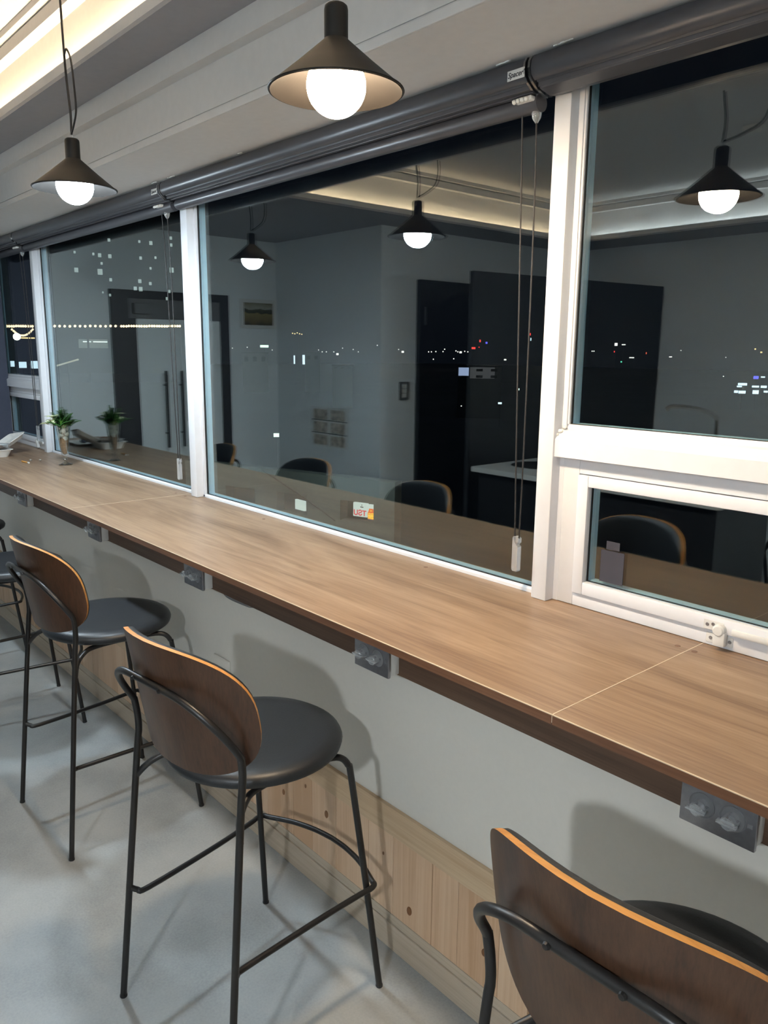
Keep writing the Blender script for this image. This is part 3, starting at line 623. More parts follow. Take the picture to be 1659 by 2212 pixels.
def blade(bm, p0, d, ln, w_, droop, seg=6, fold=0.15):
    d = Vector(d).normalized(); side = d.cross(Vector((0, 0, 1))); side = side.normalized() if side.length > 1e-3 else Vector((1, 0, 0))
    prev = None
    for i in range(seg+1):
        t_ = i/seg; c = Vector(p0) + d*ln*t_ + Vector((0, 0, -droop*ln*t_*t_)); wd_ = w_*math.sin(math.pi*min(1, 0.12+0.88*t_))*0.5
        l_ = bm.verts.new(c + side*wd_ + Vector((0, 0, wd_*fold*2))); m_ = bm.verts.new(c); r_ = bm.verts.new(c - side*wd_ + Vector((0, 0, wd_*fold*2)))
        if prev: bm.faces.new((prev[0], prev[1], m_, l_)); bm.faces.new((prev[1], prev[2], r_, m_))
        prev = (l_, m_, r_)
for i in range(34):      # fern fronds
    a = rp.uniform(0, 6.28); el = rp.uniform(0.55, 1.5); ln = rp.uniform(0.07, 0.145)
    d = Vector((math.cos(a)*math.cos(el), math.sin(a)*math.cos(el)*0.8, math.sin(el)))
    bm = B(); blade(bm, (0, 0, 0), d, ln, 0.003, 0.28, 8)
    for k in range(2, 16):
        t_ = k/16; c = d*ln*t_ + Vector((0, 0, -0.28*ln*t_*t_)); sd = d.cross(Vector((0, 0, 1))).normalized()
        for s in (-1, 1): blade(bm, c, sd*s + d*0.6, 0.036*(1-0.6*t_), 0.009, 0.35, 3)
    obj('fern_frond', bm, 'leaf', v, smooth=180, at=(rp.uniform(-.014, .014), rp.uniform(-.014, .014), 0.19))
for i in range(9):       # broad green blades
    a = rp.uniform(-0.6, 1.2); el = rp.uniform(0.7, 1.3)
    bm = B(); blade(bm, (0, 0, 0), (math.cos(a)*math.cos(el), math.sin(a)*math.cos(el), math.sin(el)), rp.uniform(0.07, 0.11), 0.015, 0.6)
    obj('leaf_blade', bm, 'leaf_bright', v, smooth=180, at=(0.012, rp.uniform(-.012, .012), 0.188), label='bright green arching blade')
for i in range(14):       # variegated leaf clusters on the camera's left side
    a = 3.5+rp.uniform(-0.9, 1.1); el = rp.uniform(0.15, 1.15); ln = rp.uniform(0.04, 0.10)
    c = Vector((math.cos(a)*math.cos(el), math.sin(a)*math.cos(el)*0.7, math.sin(el)))*ln
    bm = B(); tube(bm, [(0, 0, 0), tuple(c)], 0.0012, 5)
    for k in range(6):
        b2 = k*1.05+rp.random(); blade(bm, c, (math.cos(b2), math.sin(b2), rp.uniform(0.0, 0.7)), rp.uniform(0.034, 0.050), 0.019, 0.35, 5)
    obj('leaf_cluster', bm, 'leaf_pale', v, smooth=180, at=(-0.012, 0, 0.190), label='cream and green variegated leaves')

t = empty('takeout_container', (-4.645, 1.205, ZC), 'open white takeout box with brown leftovers at the far end', 'container')
def tray_mesh(L_, W_, H_, lip, tk=0.0025, fl=0.8):
    bm = B(); rings = []
    def rect(l, w, z, r=0.02):
        pts = []
        for sx, sy, a0 in ((1, 1, 0), (-1, 1, 1), (-1, -1, 2), (1, -1, 3)):
            for k in range(5):
                a = (a0+k/4)*math.pi/2; pts.append(bm.verts.new((sx*(l-r)+r*math.cos(a), sy*(w-r)+r*math.sin(a), z)))
        return pts
    prof = [(L_*fl, W_*fl, 0), (L_, W_, H_), (L_+lip, W_+lip, H_+0.001), (L_+lip, W_+lip, H_-0.002), (L_-tk, W_-tk, H_-0.002), (L_*fl-tk, W_*fl-tk, tk)]
    rg = [rect(*p) for p in prof]; n = len(rg[0])
    bm.faces.new(rg[0][::-1]); bm.faces.new(rg[-1])
    for A, C_ in zip(rg, rg[1:]):
        for i in range(n): bm.faces.new((A[i], A[(i+1) % n], C_[(i+1) % n], C_[i]))
    return bm
obj('base', tray_mesh(0.105, 0.075, 0.042, 0.006), 'foam', t, smooth=40)
o = obj('lid', tray_mesh(0.100, 0.070, 0.022, 0.005), 'foam', t, smooth=40, at=(-0.075, 0.110, 0.055)); o.rotation_euler = (math.radians(30), math.radians(-8), math.radians(8))
o = obj('inner_tray', tray_mesh(0.095, 0.066, 0.030, 0.006), 'clear', t, smooth=40, at=(0.012, -0.004, 0.030), label='clear crumpled inner tray'); o.rotation_euler = (0.08, -0.06, 0.1)
for i in range(9):
    bm = B(); bmesh.ops.create_icosphere(bm, subdivisions=2, radius=0.022)
    for w_ in bm.verts: w_.co *= 1+rp.uniform(-0.2, 0.2)
    p = obj('leftover', bm, 'food', t, smooth=180, at=(-0.06+0.05*(i % 3)+rp.uniform(-.01, .01), -0.035+0.032*(i//3), 0.050)); p.scale = (1.3, 0.9, 0.55)
t = empty('paper_tray', (-4.92, 1.235, ZC), 'flat white paper tray by the end wall, seen mirrored in the glass', 'tray')
obj('tray_body', tray_mesh(0.12, 0.085, 0.012, 0.004, fl=0.92), 'foam', t, smooth=40)
bm = B(); bmesh.ops.create_icosphere(bm, subdivisions=2, radius=0.028); p = obj('dark_scrap', bm, 'navy', t, smooth=180, at=(-0.03, 0, 0.015)); p.scale = (1.2, 0.8, 0.45)
t = empty('lighter_stick', (-4.262, 1.262, ZC), 'thin orange stick with a pale tip lying by the takeout box', 'stick', rotz=math.radians(6))
bm = B(); tube(bm, [(-0.050, 0, 0.0042), (0.022, 0, 0.0042)], 0.004, 12); obj('shaft', bm, 'orange', t, smooth=40)
bm = B(); tube(bm, [(0.0225, 0, 0.0042), (0.034, 0, 0.0042)], 0.0041, 12); obj('tip', bm, 'paper', t, smooth=40, label='pale tip')
for (x_, y_, lb) in ((-4.325, 1.305, 'crumpled pale scrap nearer the takeout box'), (-4.300, 1.345, 'crumpled pale scrap nearer the vase')):
    bm = B(); bmesh.ops.create_icosphere(bm, subdivisions=2, radius=0.0085)
    for w_ in bm.verts: w_.co *= 1+rp.uniform(-0.4, 0.3)
    o = tag(obj('paper_scrap', bm, 'scrap', smooth=20, at=(x_, y_, ZC+0.0045)), lb, 'scrap', 'paper scraps at the far end'); o.scale = (1.6, 0.6, 0.55)

# ================================================================ ROOM BEHIND (seen mirrored in the glass)
def print_mat():
    M, nt, b = mat('landscape_print'); setp(b, rough=0.35)
    mp = coords(nt); sx = nt.nodes.new('ShaderNodeSeparateXYZ'); L(nt, mp.outputs[0], sx.inputs[0])
    no = N(nt, 'ShaderNodeTexNoise', Scale=18.0, Detail=5.0); L(nt, mp.outputs[0], no.inputs[0])
    a = N(nt, 'ShaderNodeMath', operation='MULTIPLY_ADD'); L(nt, no.outputs[0], a.inputs[0]); a.inputs[1].default_value = 0.05; L(nt, sx.outputs['Z'], a.inputs[2])
    mr = N(nt, 'ShaderNodeMapRange'); mr.inputs['From Min'].default_value = -0.06; mr.inputs['From Max'].default_value = 0.12; L(nt, a.outputs[0], mr.inputs[0])
    r = ramp(nt, [(0.0, (0.07, 0.05, 0.03)), (0.25, (0.22, 0.16, 0.06)), (0.50, (0.30, 0.23, 0.08)), (0.52, (0.06, 0.055, 0.03)), (0.66, (0.10, 0.09, 0.05)), (0.70, (0.40, 0.40, 0.33)), (1.0, (0.24, 0.19, 0.08))])
    L(nt, mr.outputs[0], r.inputs[0]); L(nt, r.outputs[0], b.inputs['Base Color']); return M
MT['print'] = print_mat()
pf = empty('picture_frame', (XL, -0.275, 1.865), 'white framed landscape picture on the end wall, seen mirrored', 'picture')
for d in ((-0.155, 0.155, 0.082, 0.108), (-0.155, 0.155, -0.108, -0.082), (-0.155, -0.130, -0.082, 0.082), (0.130, 0.155, -0.082, 0.082)):
    bx('frame_bar', (0.0005, 0.020, d[0], d[1], d[2], d[3]), 'white_plastic', pf, bevel=0.002)
bx('print', (0.002, 0.010, -0.130, 0.130, -0.082, 0.082), 'print', pf, label='landscape print of a golden field')
dr = empty('glass_door', (XL, 0.42, FZ), 'dark framed glass door in the end wall, seen mirrored', 'door')
for d in ((-0.43, 0.46, 1.845, 1.90), (-0.43, -0.36, 0, 1.845), (0.34, 0.46, 0, 1.845)): bx('door_frame', (0.0, 0.030, d[0], d[1], d[2], d[3]), 'dark_metal', dr)
bx('header', (0.0, 0.020, -0.36, 0.34, 1.715, 1.845), 'grey_plastic', dr, label='grey header above the door leaf')
lf = bx('leaf', (0.004, 0.014, -0.36, 0.34, 0.01, 1.712), 'wall_grey', dr, label='frosted grey door leaf')
bx('leaf_edge', (0.0, 0.020, 0.285, 0.34, 0.01, 1.714), 'dark_metal', dr)
bx('door_closer', (0.02, 0.06, 0.20, 0.31, 1.745, 1.815), 'grey_plastic', dr, bevel=0.004)
for yy in (0.10, -0.02):
    bm = B(); tube(bm, [(0.06, yy, 0.82), (0.06, yy, 1.36)], 0.010, 10); tube(bm, [(0.014, yy, 0.92), (0.06, yy, 0.92)], 0.006, 8); tube(bm, [(0.014, yy, 1.26), (0.06, yy, 1.26)], 0.006, 8); obj('pull_handle', bm, 'dark_metal', dr, smooth=50)
ms = empty('menu_sheet', (-4.62, YB, 1.045), 'white sheet with six small food photos on the wall block, seen mirrored', 'sheet')
bx('sheet', (-0.23, 0.23, 0.0005, 0.003, -0.145, 0.145), 'paper', ms)
MT['photo'] = plain('food_photo', (0.46, 0.40, 0.34), 0.5, var=0.45, nscale=28)
for i in range(6): bx('food_photo', (-0.19+0.21*(i % 2), -0.02+0.21*(i % 2), 0.003, 0.0036, -0.135+0.095*(i//2), -0.062+0.095*(i//2)), 'photo', ms)
for z_ in (-0.050, 0.045): bx('divider', (-0.215, 0.215, 0.003, 0.0034, z_, z_+0.007), 'dark_metal', ms)
sw = empty('light_switch', (XB, -0.66, 1.33), 'grey light switch on the side of the wall block, seen mirrored', 'switch')
bx('plate', (0.0005, 0.009, -0.045, 0.045, -0.062, 0.062), 'grey_plastic', sw, bevel=0.002)
for k in range(3): bx('rocker', (0.009, 0.013, -0.022, 0.022, -0.045+0.031*k, -0.018+0.031*k), 'white_plastic', sw, bevel=0.001)
dd = empty('dark_door', (XB, -1.08, FZ), 'dark door in the side of the wall block, seen mirrored', 'door')
bx('leaf', (0.002, 0.04, -0.31, 0.31, 0.005, 1.99), 'dark_door', dd)
bx('hinge', (0.04, 0.046, 0.255, 0.270, 1.69, 1.81), 'steel', dd)
pt = empty('dark_kitchen_panel', (-3.31, -1.55, FZ), 'tall black panel standing in for the unlit kitchen opening behind the sink worktop, seen mirrored', 'dark panel', rotz=math.radians(6.8))  # added black panel in place of the dark kitchen seen through an opening
bx('panel', (-0.02, 0.02, -0.92, 0.92, 0.03, 1.997), 'dark_door', pt, bevel=0.003)
for y_ in (-0.8, 0.8): bx('foot', (-0.16, 0.16, y_-0.03, y_+0.03, 0, 0.03), 'dark_metal', pt)
wk = empty('sink_worktop', (-2.45, -0.70, FZ), 'white kitchen worktop on a black cabinet with a round sink, seen mirrored', 'worktop')
bx('cabinet', (-0.66, 0.80, -0.28, 0.28, 0, 0.815), 'dark_door', wk)
bx('worktop', (-0.69, 0.83, -0.32, 0.32, 0.815, 0.845), 'stone', wk, bevel=0.003)
bm = B(); lathe(bm, [(0.165, 0.0), (0.168, 0.004), (0.160, 0.005), (0.150, 0.0005), (0, 0.0003)], 32); obj('sink_rim', bm, 'chrome', wk, smooth=40, at=(-0.45, -0.02, 0.845))
bm = B(); tube(bm, smooth_path([(0.52, -0.22, 0.845), (0.52, -0.22, 1.14), (0.51, -0.20, 1.20), (0.45, -0.13, 1.235), (0.36, -0.06, 1.245), (0.33, -0.04, 1.225)], 6), 0.012, 12); obj('faucet', bm, 'chrome', wk, smooth=60)
bm = B(); tube(bm, [(0.60, -0.22, 0.845), (0.60, -0.22, 1.0)], 0.014, 12); obj('faucet_lever', bm, 'chrome', wk, smooth=40)
cr = empty('dining_chair', (-2.02, -1.32, FZ), 'low chair with a beige seat and black tube frame, seen mirrored', 'chair', rotz=0.5)
bm = B(); lathe(bm, [(0, 0.455), (0.17, 0.46), (0.20, 0.452), (0.205, 0.44), (0.19, 0.43), (0, 0.43)], 32); obj('seat', bm, 'pine_h', cr, smooth=50)
for sx in (-1, 1):
    for sy in (-1, 1):
        bm = B(); tube(bm, [(sx*0.20, sy*0.20, 0), (sx*0.15, sy*0.15, 0.43)], 0.011, 10); obj('leg', bm, 'black', cr, smooth=50)
bm = B(); tube(bm, smooth_path([(-0.15, -0.15, 0.43), (-0.19, -0.21, 0.62), (-0.16, -0.235, 0.78), (0, -0.25, 0.83), (0.16, -0.235, 0.78), (0.19, -0.21, 0.62), (0.15, -0.15, 0.43)], 6), 0.011, 10); obj('back_hoop', bm, 'black', cr, smooth=60)

# ================================================================ OUTSIDE
ZG = -14.0
struct('ground', (-760, 60, 1.75, 760, ZG-0.5, ZG), 'ground', 'dark ground of the town far below the windows')
# rendered parapet just outside, three openings, lit shop sign behind the third
pp_ = empty('outer_parapet', (-4.046, 2.30, 0.705), 'pale outside parapet with three square openings beyond the middle window', 'parapet', rotz=math.atan2(0.30757, 0.95153))
OP = [(0.0, 0.222), (0.381, 0.594), (0.815, 1.026)]
def pb(nm, u0, u1, z0, z1): bx(nm, (u0, u1, 0, 0.07, z0-0.705, z1-0.705), 'concrete_out', pp_)
pb('upper_band', -0.32, 1.153, 0.815, 0.940); pb('lower_band', -0.32, 1.153, ZG, 0.705)
for a, b_ in ((-0.32, 0.0), (0.222, 0.381), (0.594, 0.815), (1.026, 1.153)): pb('pier', a, b_, 0.705, 0.815)
bm = B(); tube(bm, smooth_path([(0.30, -0.03, 0.235), (0.45, -0.035, 0.17), (0.62, -0.03, 0.09), (0.80, -0.03, 0.0)], 5), 0.003, 6); obj('cable', bm, 'cord', pp_, smooth=60, label='thin dark cable')
rt_ = pp_.rotation_euler[2]
sg = empty('shop_sign', (-4.046+0.815*0.95153-0.10*0.30757, 2.30+0.815*0.30757+0.10*0.95153, 0.712), 'lit white shop sign with red letters and an orange yellow emblem below', 'sign', rotz=rt_)
MT['sign_white'] = emit('sign_white', (0.62, 0.72, 0.68), 0.9); MT['sign_red'] = emit('sign_red', (0.75, 0.035, 0.05), 0.9)
MT['sign_orange'] = emit('sign_orange', (0.80, 0.14, 0.01), 1.0); MT['sign_yellow'] = emit('sign_yellow', (1.0, 0.62, 0.04), 1.2)
bx('light_box', (0.018, 0.106, 0, 0.02, 0.0, 0.075), 'sign_white', sg); bx('light_box', (0.112, 0.222, 0, 0.02, -0.008, 0.072), 'sign_white', sg)
text_mesh('letters', 'UƧT', 0.042, 'sign_red', sg, (0.062, -0.001, 0.020), (math.pi/2, 0, 0.0), 0.0005, bold=0.0012)
text_mesh('letters', '8', 0.042, 'sign_red', sg, (0.203, -0.001, 0.008), (math.pi/2, 0, 0.0), 0.0005, bold=0.0012)
def emblem(nm, pts, y, m_):
    bm = B(); a = [bm.verts.new((x_, y, z_)) for x_, z_ in pts]; b2 = [bm.verts.new((x_, y+0.001, z_)) for x_, z_ in pts]
    bm.faces.new(a); bm.faces.new(b2[::-1])
    for i in range(len(pts)): bm.faces.new((a[i], b2[i], b2[(i+1) % len(pts)], a[(i+1) % len(pts)]))
    return obj(nm, bm, m_, sg)
emblem('emblem', [(0.113, -0.006), (0.165, -0.008), (0.160, 0.030), (0.150, 0.040), (0.148, 0.052), (0.122, 0.052), (0.118, 0.040), (0.112, 0.026)], -0.0012, 'sign_orange')
emblem('emblem_panel', [(0.115, -0.002), (0.153, -0.004), (0.152, 0.028), (0.115, 0.026)], -0.0022, 'sign_yellow')
text_mesh('emblem_text', 'NEW', 0.0150, 'sign_orange', sg, (0.134, -0.0036, 0.0195), (math.pi/2, 0, 0), 0.0003)
text_mesh('emblem_text', 'OCUST', 0.0120, 'sign_orange', sg, (0.134, -0.0036, 0.0055), (math.pi/2, 0, 0), 0.0003)
emblem('emblem_star', [(0.130, 0.040), (0.134, 0.036), (0.138, 0.040), (0.134, 0.045)], -0.0022, 'sign_yellow')
for x_ in (0.075, 0.198): bx('dark_mark', (x_-0.009, x_+0.009, -0.002, 0, 0.052-(x_ > 0.1)*0.004, 0.057-(x_ > 0.1)*0.004), 'gasket', sg); bx('dark_mark', (x_-0.004, x_+0.004, -0.002, 0, 0.064-(x_ > 0.1)*0.004, 0.067-(x_ > 0.1)*0.004), 'gasket', sg)
tagx = tag(bx('scrap_board', (-4.046+0.41*0.95153-0.10*0.30757-0.001, -4.046+0.47*0.95153, 2.30+0.41*0.30757+0.12, 2.30+0.41*0.30757+0.135, 0.70, 0.757), 'sign_white'), 'small lit white board behind the middle opening of the parapet', 'board')

# apartment tower with lit windows
MT['win_lit'] = emit('lit_window', (0.78, 0.95, 0.93), 0.45)
tw = empty('apartment_tower', (-170.19, 58.62, ZG), 'dark apartment tower with scattered lit windows beyond the left window', 'building', rotz=math.atan2(0.919, 0.393))
bx('wall', (-3, 29, 0.0, 12, 0, 45), 'night_wall', tw)
for u_, z_, s in [(17.2, 23.5, .42), (19.5, 23.3, .64), (23.6, 23.1, .53), (23.6, 24.5, .53), (8, 20.6, .42), (9.2, 20.4, .64), (11.2, 20.3, .64), (4.5, 17.3, .74), (9.1, 17.1, .96), (11.1, 15.6, .53), (23.5, 18, .85), (17.3, 20.2, .53), (19, 15.1, .53), (16.9, 15.5, .64), (15.9, 14, .64), (17, 13.9, .74), (9.5, 18.8, .42), (11.2, 23.5, .53), (20.3, 20.4, .42), (4.4, 20.8, .42), (19.2, 18.2, .42), (9.4, 13, .32), (10.8, 12.5, .42), (22.8, 13.6, .53), (22.3, 12.1, .53)]:
    for sy in (1,): bx('window', (u_-s*0.5, u_+s*0.5, -0.06, 0.02, z_-ZG-s*0.6, z_-ZG+s*0.6), 'win_lit', tw)
# pale low buildings
def building(name, A, Bp, ztop, zbot, label, m_='night_pale', rows=2, cols=4, depth=14):
    A = Vector((*A, 0)); Bp = Vector((*Bp, 0)); d = Bp-A; ln = d.length
    b2 = empty(name, (A.x, A.y, ZG), label, 'building', rotz=math.atan2(d.y, d.x))
    bx('wall', (0, ln, 0, depth, 0, ztop-ZG), m_, b2)
    bx('roof', (-0.2, ln+0.2, -0.2, depth, ztop-ZG, ztop-ZG+0.25), 'night_wall', b2)
    hh = ztop-zbot
    for r in range(rows):
        for c in range(cols):
            x0 = ln*(c+0.25)/cols; x1 = ln*(c+0.7)/cols; z0 = zbot-ZG+hh*(r+0.3)/rows; z1 = z0+hh*0.4/rows
            w_ = bx('window', (x0, x1, -0.05, 0.0, z0, z1), 'dark_metal', b2)
    return b2
building('low_building', (-256.99, 154.77), (-252.03, 162.72), 0.42, -4.05, 'pale low building left of the middle pane at the skyline', rows=1, cols=3)
building('low_building', (-244.31, 174.10), (-241.09, 178.54), 0.63, -2.89, 'pale block beside the two blue light bars', rows=1, cols=2)
building('low_building', (-174.74, 133.66), (-171.29, 138.06), -2.66, -3.49, 'low grey shed below the skyline in the middle pane', rows=1, cols=3)
b5 = building('low_building', (-130.96, 137.65), (-123.38, 144.49), -1.9, -4.9, 'grey house with a bright blue-white window beyond the dark door reflection', rows=2, cols=3)
MT['win_blue'] = emit('blue_white_window', (0.45, 0.55, 0.85), 0.7); MT['wall_glow'] = emit('glowing_wall', (0.14, 0.14, 0.15), 0.35)
bx('lit_window', (0.1, 2.5, -0.08, 0, -4.0-ZG, -2.1-ZG), 'win_blue', b5); bx('wall_glow_panel', (2.8, 8.6, -0.045, 0, -4.6-ZG, -2.0-ZG), 'wall_glow', b5)  # wall panel glows by itself in place of light falling on the house
# roof terrace with a row of festoon bulbs, 25 m away
MT['bulb_str'] = emit('festoon_bulb', (1.0, 0.72, 0.42), 3.0); MT['big_bulb'] = emit('big_white_lamp', (1.0, 0.98, 0.9), 6.0)
FEST = [(-24.06,6.79,2.18),(-24.04,6.85,2.18),(-24.03,6.9,2.18),(-24.01,6.96,2.18),(-23.99,7.02,2.18),(-23.98,7.07,2.18),(-23.96,7.13,2.19),(-23.94,7.19,2.19),(-23.93,7.25,2.19),(-23.91,7.3,2.19),(-23.89,7.36,2.19),(-23.87,7.42,2.19),(-23.86,7.47,2.19),(-23.84,7.53,2.19),(-23.66,8.09,2.21),(-23.61,8.21,2.21),(-23.57,8.34,2.21),(-23.52,8.47,2.21),(-23.47,8.6,2.22),(-23.43,8.73,2.22),(-23.38,8.86,2.22),(-23.33,8.99,2.23),(-23.28,9.12,2.23),(-23.23,9.25,2.23),(-23.17,9.38,2.23),(-23.12,9.51,2.24),(-23.07,9.64,2.24),(-23.01,9.79,2.24),(-22.98,9.85,2.24),(-22.95,9.92,2.24),(-22.92,9.98,2.25),(-22.89,10.05,2.25),(-22.86,10.11,2.25),(-22.83,10.18,2.25),(-22.8,10.25,2.25),(-22.77,10.31,2.25),(-22.74,10.38,2.25),(-22.71,10.44,2.25),(-22.68,10.51,2.26),(-22.65,10.58,2.26),(-22.62,10.64,2.26),(-22.59,10.71,2.26),(-22.56,10.77,2.26),(-22.53,10.84,2.26),(-22.5,10.91,2.26),(-22.46,10.97,2.26),(-22.43,11.04,2.27),(-22.4,11.11,2.27),(-22.37,11.17,2.27),(-22.33,11.24,2.27),(-22.3,11.3,2.27)]
SWAG = [(-23.9,6.99,2.09),(-23.89,7.03,2.05),(-23.88,7.06,2.02),(-23.87,7.09,1.99),(-23.86,7.13,1.96),(-23.85,7.16,1.94),(-23.84,7.2,1.93),(-23.83,7.24,1.93),(-23.81,7.27,1.93),(-23.8,7.31,1.94),(-23.79,7.35,1.96),(-23.78,7.39,1.99),(-23.77,7.43,2.02),(-23.75,7.46,2.06),(-23.74,7.5,2.1)]
LAMPS=[
 (-576.1,397.6,15.7,1.0,0.8,(1,0.75,0.35)),
 (-575.0,399.2,15.33,1.0,0.8,(1,0.75,0.35)),
 (-573.9,400.9,16.14,1.0,0.8,(1,0.75,0.35)),
 (-572.7,402.5,15.38,1.0,0.8,(1,0.75,0.35)),
 (-571.6,404.1,15.01,1.0,0.8,(1,0.75,0.35)),
 (-589.6,377.3,4.5,7.19,2.0,(0.75,1,0.85)),
 (-603.8,354.2,2.67,0.87,0.87,(1,0.97,0.9)),
 (-597.3,364.9,3.57,0.88,0.88,(1,0.97,0.9)),
 (-586.0,382.9,1.43,0.88,0.88,(1,0.97,0.9)),
 (-563.2,415.7,1.81,0.89,0.89,(1,0.97,0.9)),
 (-561.3,418.2,0.26,0.89,0.89,(1,0.97,0.9)),
 (-559.1,421.1,0.29,0.89,0.89,(1,0.97,0.9)),
 (-555.2,426.3,0.35,0.89,0.89,(1,0.97,0.9)),
 (-550.5,432.3,3.58,0.89,0.89,(1,0.97,0.9)),
 (-544.8,439.6,2.48,0.89,0.89,(1,0.97,0.9)),
 (-542.0,443.0,0.55,0.89,0.89,(1,0.97,0.9)),
 (-531.4,455.7,6.24,0.89,0.89,(1,0.97,0.9)),
 (-519.0,469.7,2.85,0.89,0.89,(1,0.97,0.9)),
 (-501.1,488.8,1.12,0.89,0.89,(1,0.97,0.9)),
 (-499.4,490.5,1.14,0.89,0.89,(1,0.97,0.9)),
 (-496.7,493.3,1.38,0.89,0.89,(1,0.97,0.9)),
 (-492.3,497.7,1.43,0.89,0.89,(1,0.97,0.9)),
 (-491.3,498.6,3.46,0.89,0.89,(1,0.97,0.9)),
 (-484.2,505.5,2.13,0.89,0.89,(1,0.97,0.9)),
 (-483.0,506.6,1.36,0.89,0.89,(1,0.97,0.9)),
 (-478.7,510.7,1.81,0.89,0.89,(1,0.97,0.9)),
 (-476.8,512.6,1.44,0.88,0.88,(1,0.97,0.9)),
 (-498.1,491.8,-5.18,0.89,0.89,(1,0.97,0.9)),
 (-485.5,504.2,-4.61,0.89,0.89,(1,0.97,0.9)),
 (-304.3,630.4,-1.0,0.82,0.82,(1,0.97,0.9)),
 (-334.8,614.7,4.18,0.83,0.83,(1,0.97,0.9)),
 (-394.9,577.9,2.96,0.86,0.86,(1,0.97,0.9)),
 (-393.7,578.8,2.97,0.86,0.86,(1,0.97,0.9)),
 (-182.9,378.3,-9.0,0.49,0.49,(1,0.97,0.9)),
 (-108.3,115.0,-9.0,0.2,0.2,(1,0.97,0.9)),
 (-553.3,428.8,-1.6,2.02,1.62,(1,0.97,0.9)),
 (-516.6,472.4,0.91,2.02,1.62,(1,0.97,0.9)),
 (-481.3,508.3,0.98,2.01,1.61,(1,0.97,0.9)),
 (-575.4,398.6,-6.67,1.21,7.25,(0.65,0.85,1)),
 (-570.8,405.2,-6.61,2.02,8.06,(0.65,0.85,1)),
 (-83.9,55.2,-9.0,0.7,0.47,(0.75,1,0.85)),
 (-473.2,515.8,4.63,3.21,1.61,(1,0.05,0.04)),
 (-469.2,519.5,10.75,1.2,2.0,(1,0.05,0.04)),
 (-469.7,519.0,5.46,0.8,0.8,(1,0.05,0.04)),
 (-465.0,523.2,9.23,1.6,1.6,(0.12,0.12,1)),
 (-452.6,534.0,-4.93,2.0,1.2,(1,0.97,0.9)),
 (-165.4,186.8,-9.0,2.31,0.29,(1,0.97,0.9)),
 (-148.4,181.0,-9.0,0.27,0.54,(0.75,1,0.85)),
 (-148.1,181.4,-9.0,0.27,0.54,(0.75,1,0.85)),
 (-109.7,128.3,-9.0,0.78,0.39,(0.65,0.85,1)),
 (-436.8,547.0,16.68,0.79,1.98,(1,0.05,0.04)),
 (-436.3,547.4,12.43,0.79,2.38,(0.65,0.85,1)),
 (-379.0,588.5,8.68,2.33,2.33,(1,0.97,0.9)),
 (-373.9,591.8,8.53,3.09,0.77,(1,0.97,0.9)),
 (-379.9,588.0,2.74,0.78,1.17,(1,0.05,0.04)),
 (-367.8,595.6,-2.06,3.87,0.77,(1,0.97,0.9)),
 (-374.7,591.3,-5.58,1.17,1.17,(0.1,0.6,0.4)),
 (-358.1,601.4,1.69,0.77,1.54,(0.6,0.1,0.05)),
 (-341.5,611.1,-1.11,2.29,0.76,(1,0.97,0.9)),
 (-285.4,639.2,5.72,1.1,1.1,(1,0.75,0.35)),
 (-281.2,641.0,3.25,1.46,1.1,(1,0.75,0.35)),
 (-166.1,375.8,-9.0,2.16,1.3,(0.12,0.12,1)),
 (-167.8,387.1,-9.0,1.77,0.66,(0.65,0.85,1)),
 (-131.0,286.1,-9.0,3.01,0.84,(0.65,0.85,1)),
 (-122.1,264.5,-9.0,1.55,0.46,(0.65,0.85,1)),
 (-119.1,269.8,-9.0,2.18,0.62,(0.65,0.85,1)),
 (-116.7,270.6,-9.0,1.86,0.77,(0.65,0.85,1)),
 (-105.8,227.4,-9.0,1.07,0.67,(0.65,0.85,1)),
 (-103.5,226.2,-9.0,1.85,0.79,(0.65,0.85,1)),
 (-101.3,229.9,-9.0,1.59,1.06,(0.65,0.85,1)),
 (-100.9,235.6,-9.0,1.08,0.54,(0.65,0.85,1)),
 (-639.2,285.4,6.07,1.54,2.7,(0.75,1,0.85)),
 (-397.4,167.7,-9.0,1.9,1.19,(1,0.97,0.9)),
 (-394.3,176.8,-9.0,0.48,1.68,(1,0.97,0.9)),
 (-393.9,177.9,-9.0,0.48,1.68,(1,0.97,0.9)),
 (-38.5,10.9,2.25,0.12,0.21,(1,0.75,0.35)),
 (-38.2,11.8,2.02,0.63,0.06,(1,0.75,0.35)),
 (-57.6,16.7,0.5,0.25,0.38,(0.65,0.85,1)),
 (-57.4,17.3,0.43,0.48,0.41,(0.65,0.85,1)),
 (-57.2,18.0,0.44,0.48,0.51,(0.65,0.85,1)),
 (-28.7,8.6,-1.31,0.19,0.16,(0.75,1,0.85)),
 (-28.6,9.0,-1.44,0.21,0.21,(1,0.97,0.9)),
]
rf = empty('roof_terrace', (-23.6, 9.0, ZG), 'neighbouring roof terrace edged with a row of warm festoon bulbs', 'building', rotz=math.atan2(4.6, 1.8))
bx('wall', (-4, 2.75, 0, 9, 0, 14.6), 'night_wall', rf)
bx('canopy_beam', (-2.6, 2.75, -0.06, 0.0, 16.22, 16.26), 'dark_metal', rf)
for u_ in (-2.5, 0.0, 2.7): bx('post', (u_-0.03, u_+0.03, -0.06, 0.0, 14.6, 16.22), 'dark_metal', rf)
fl = empty('festoon_string', FEST[0], 'string of warm festoon bulbs along the terrace beam', 'string lights')
def bulbs(pts, r):
    first = None
    for p in pts:
        if first is None:
            bm = B(); bmesh.ops.create_icosphere(bm, subdivisions=1, radius=r); first = obj('bulb', bm, 'bulb_str'); o = first
        else:
            o = first.copy(); COL.objects.link(o)
        o.parent = fl; o.location = Vector(p)-Vector(FEST[0])
bulbs(FEST, 0.040); bulbs(SWAG, 0.032)
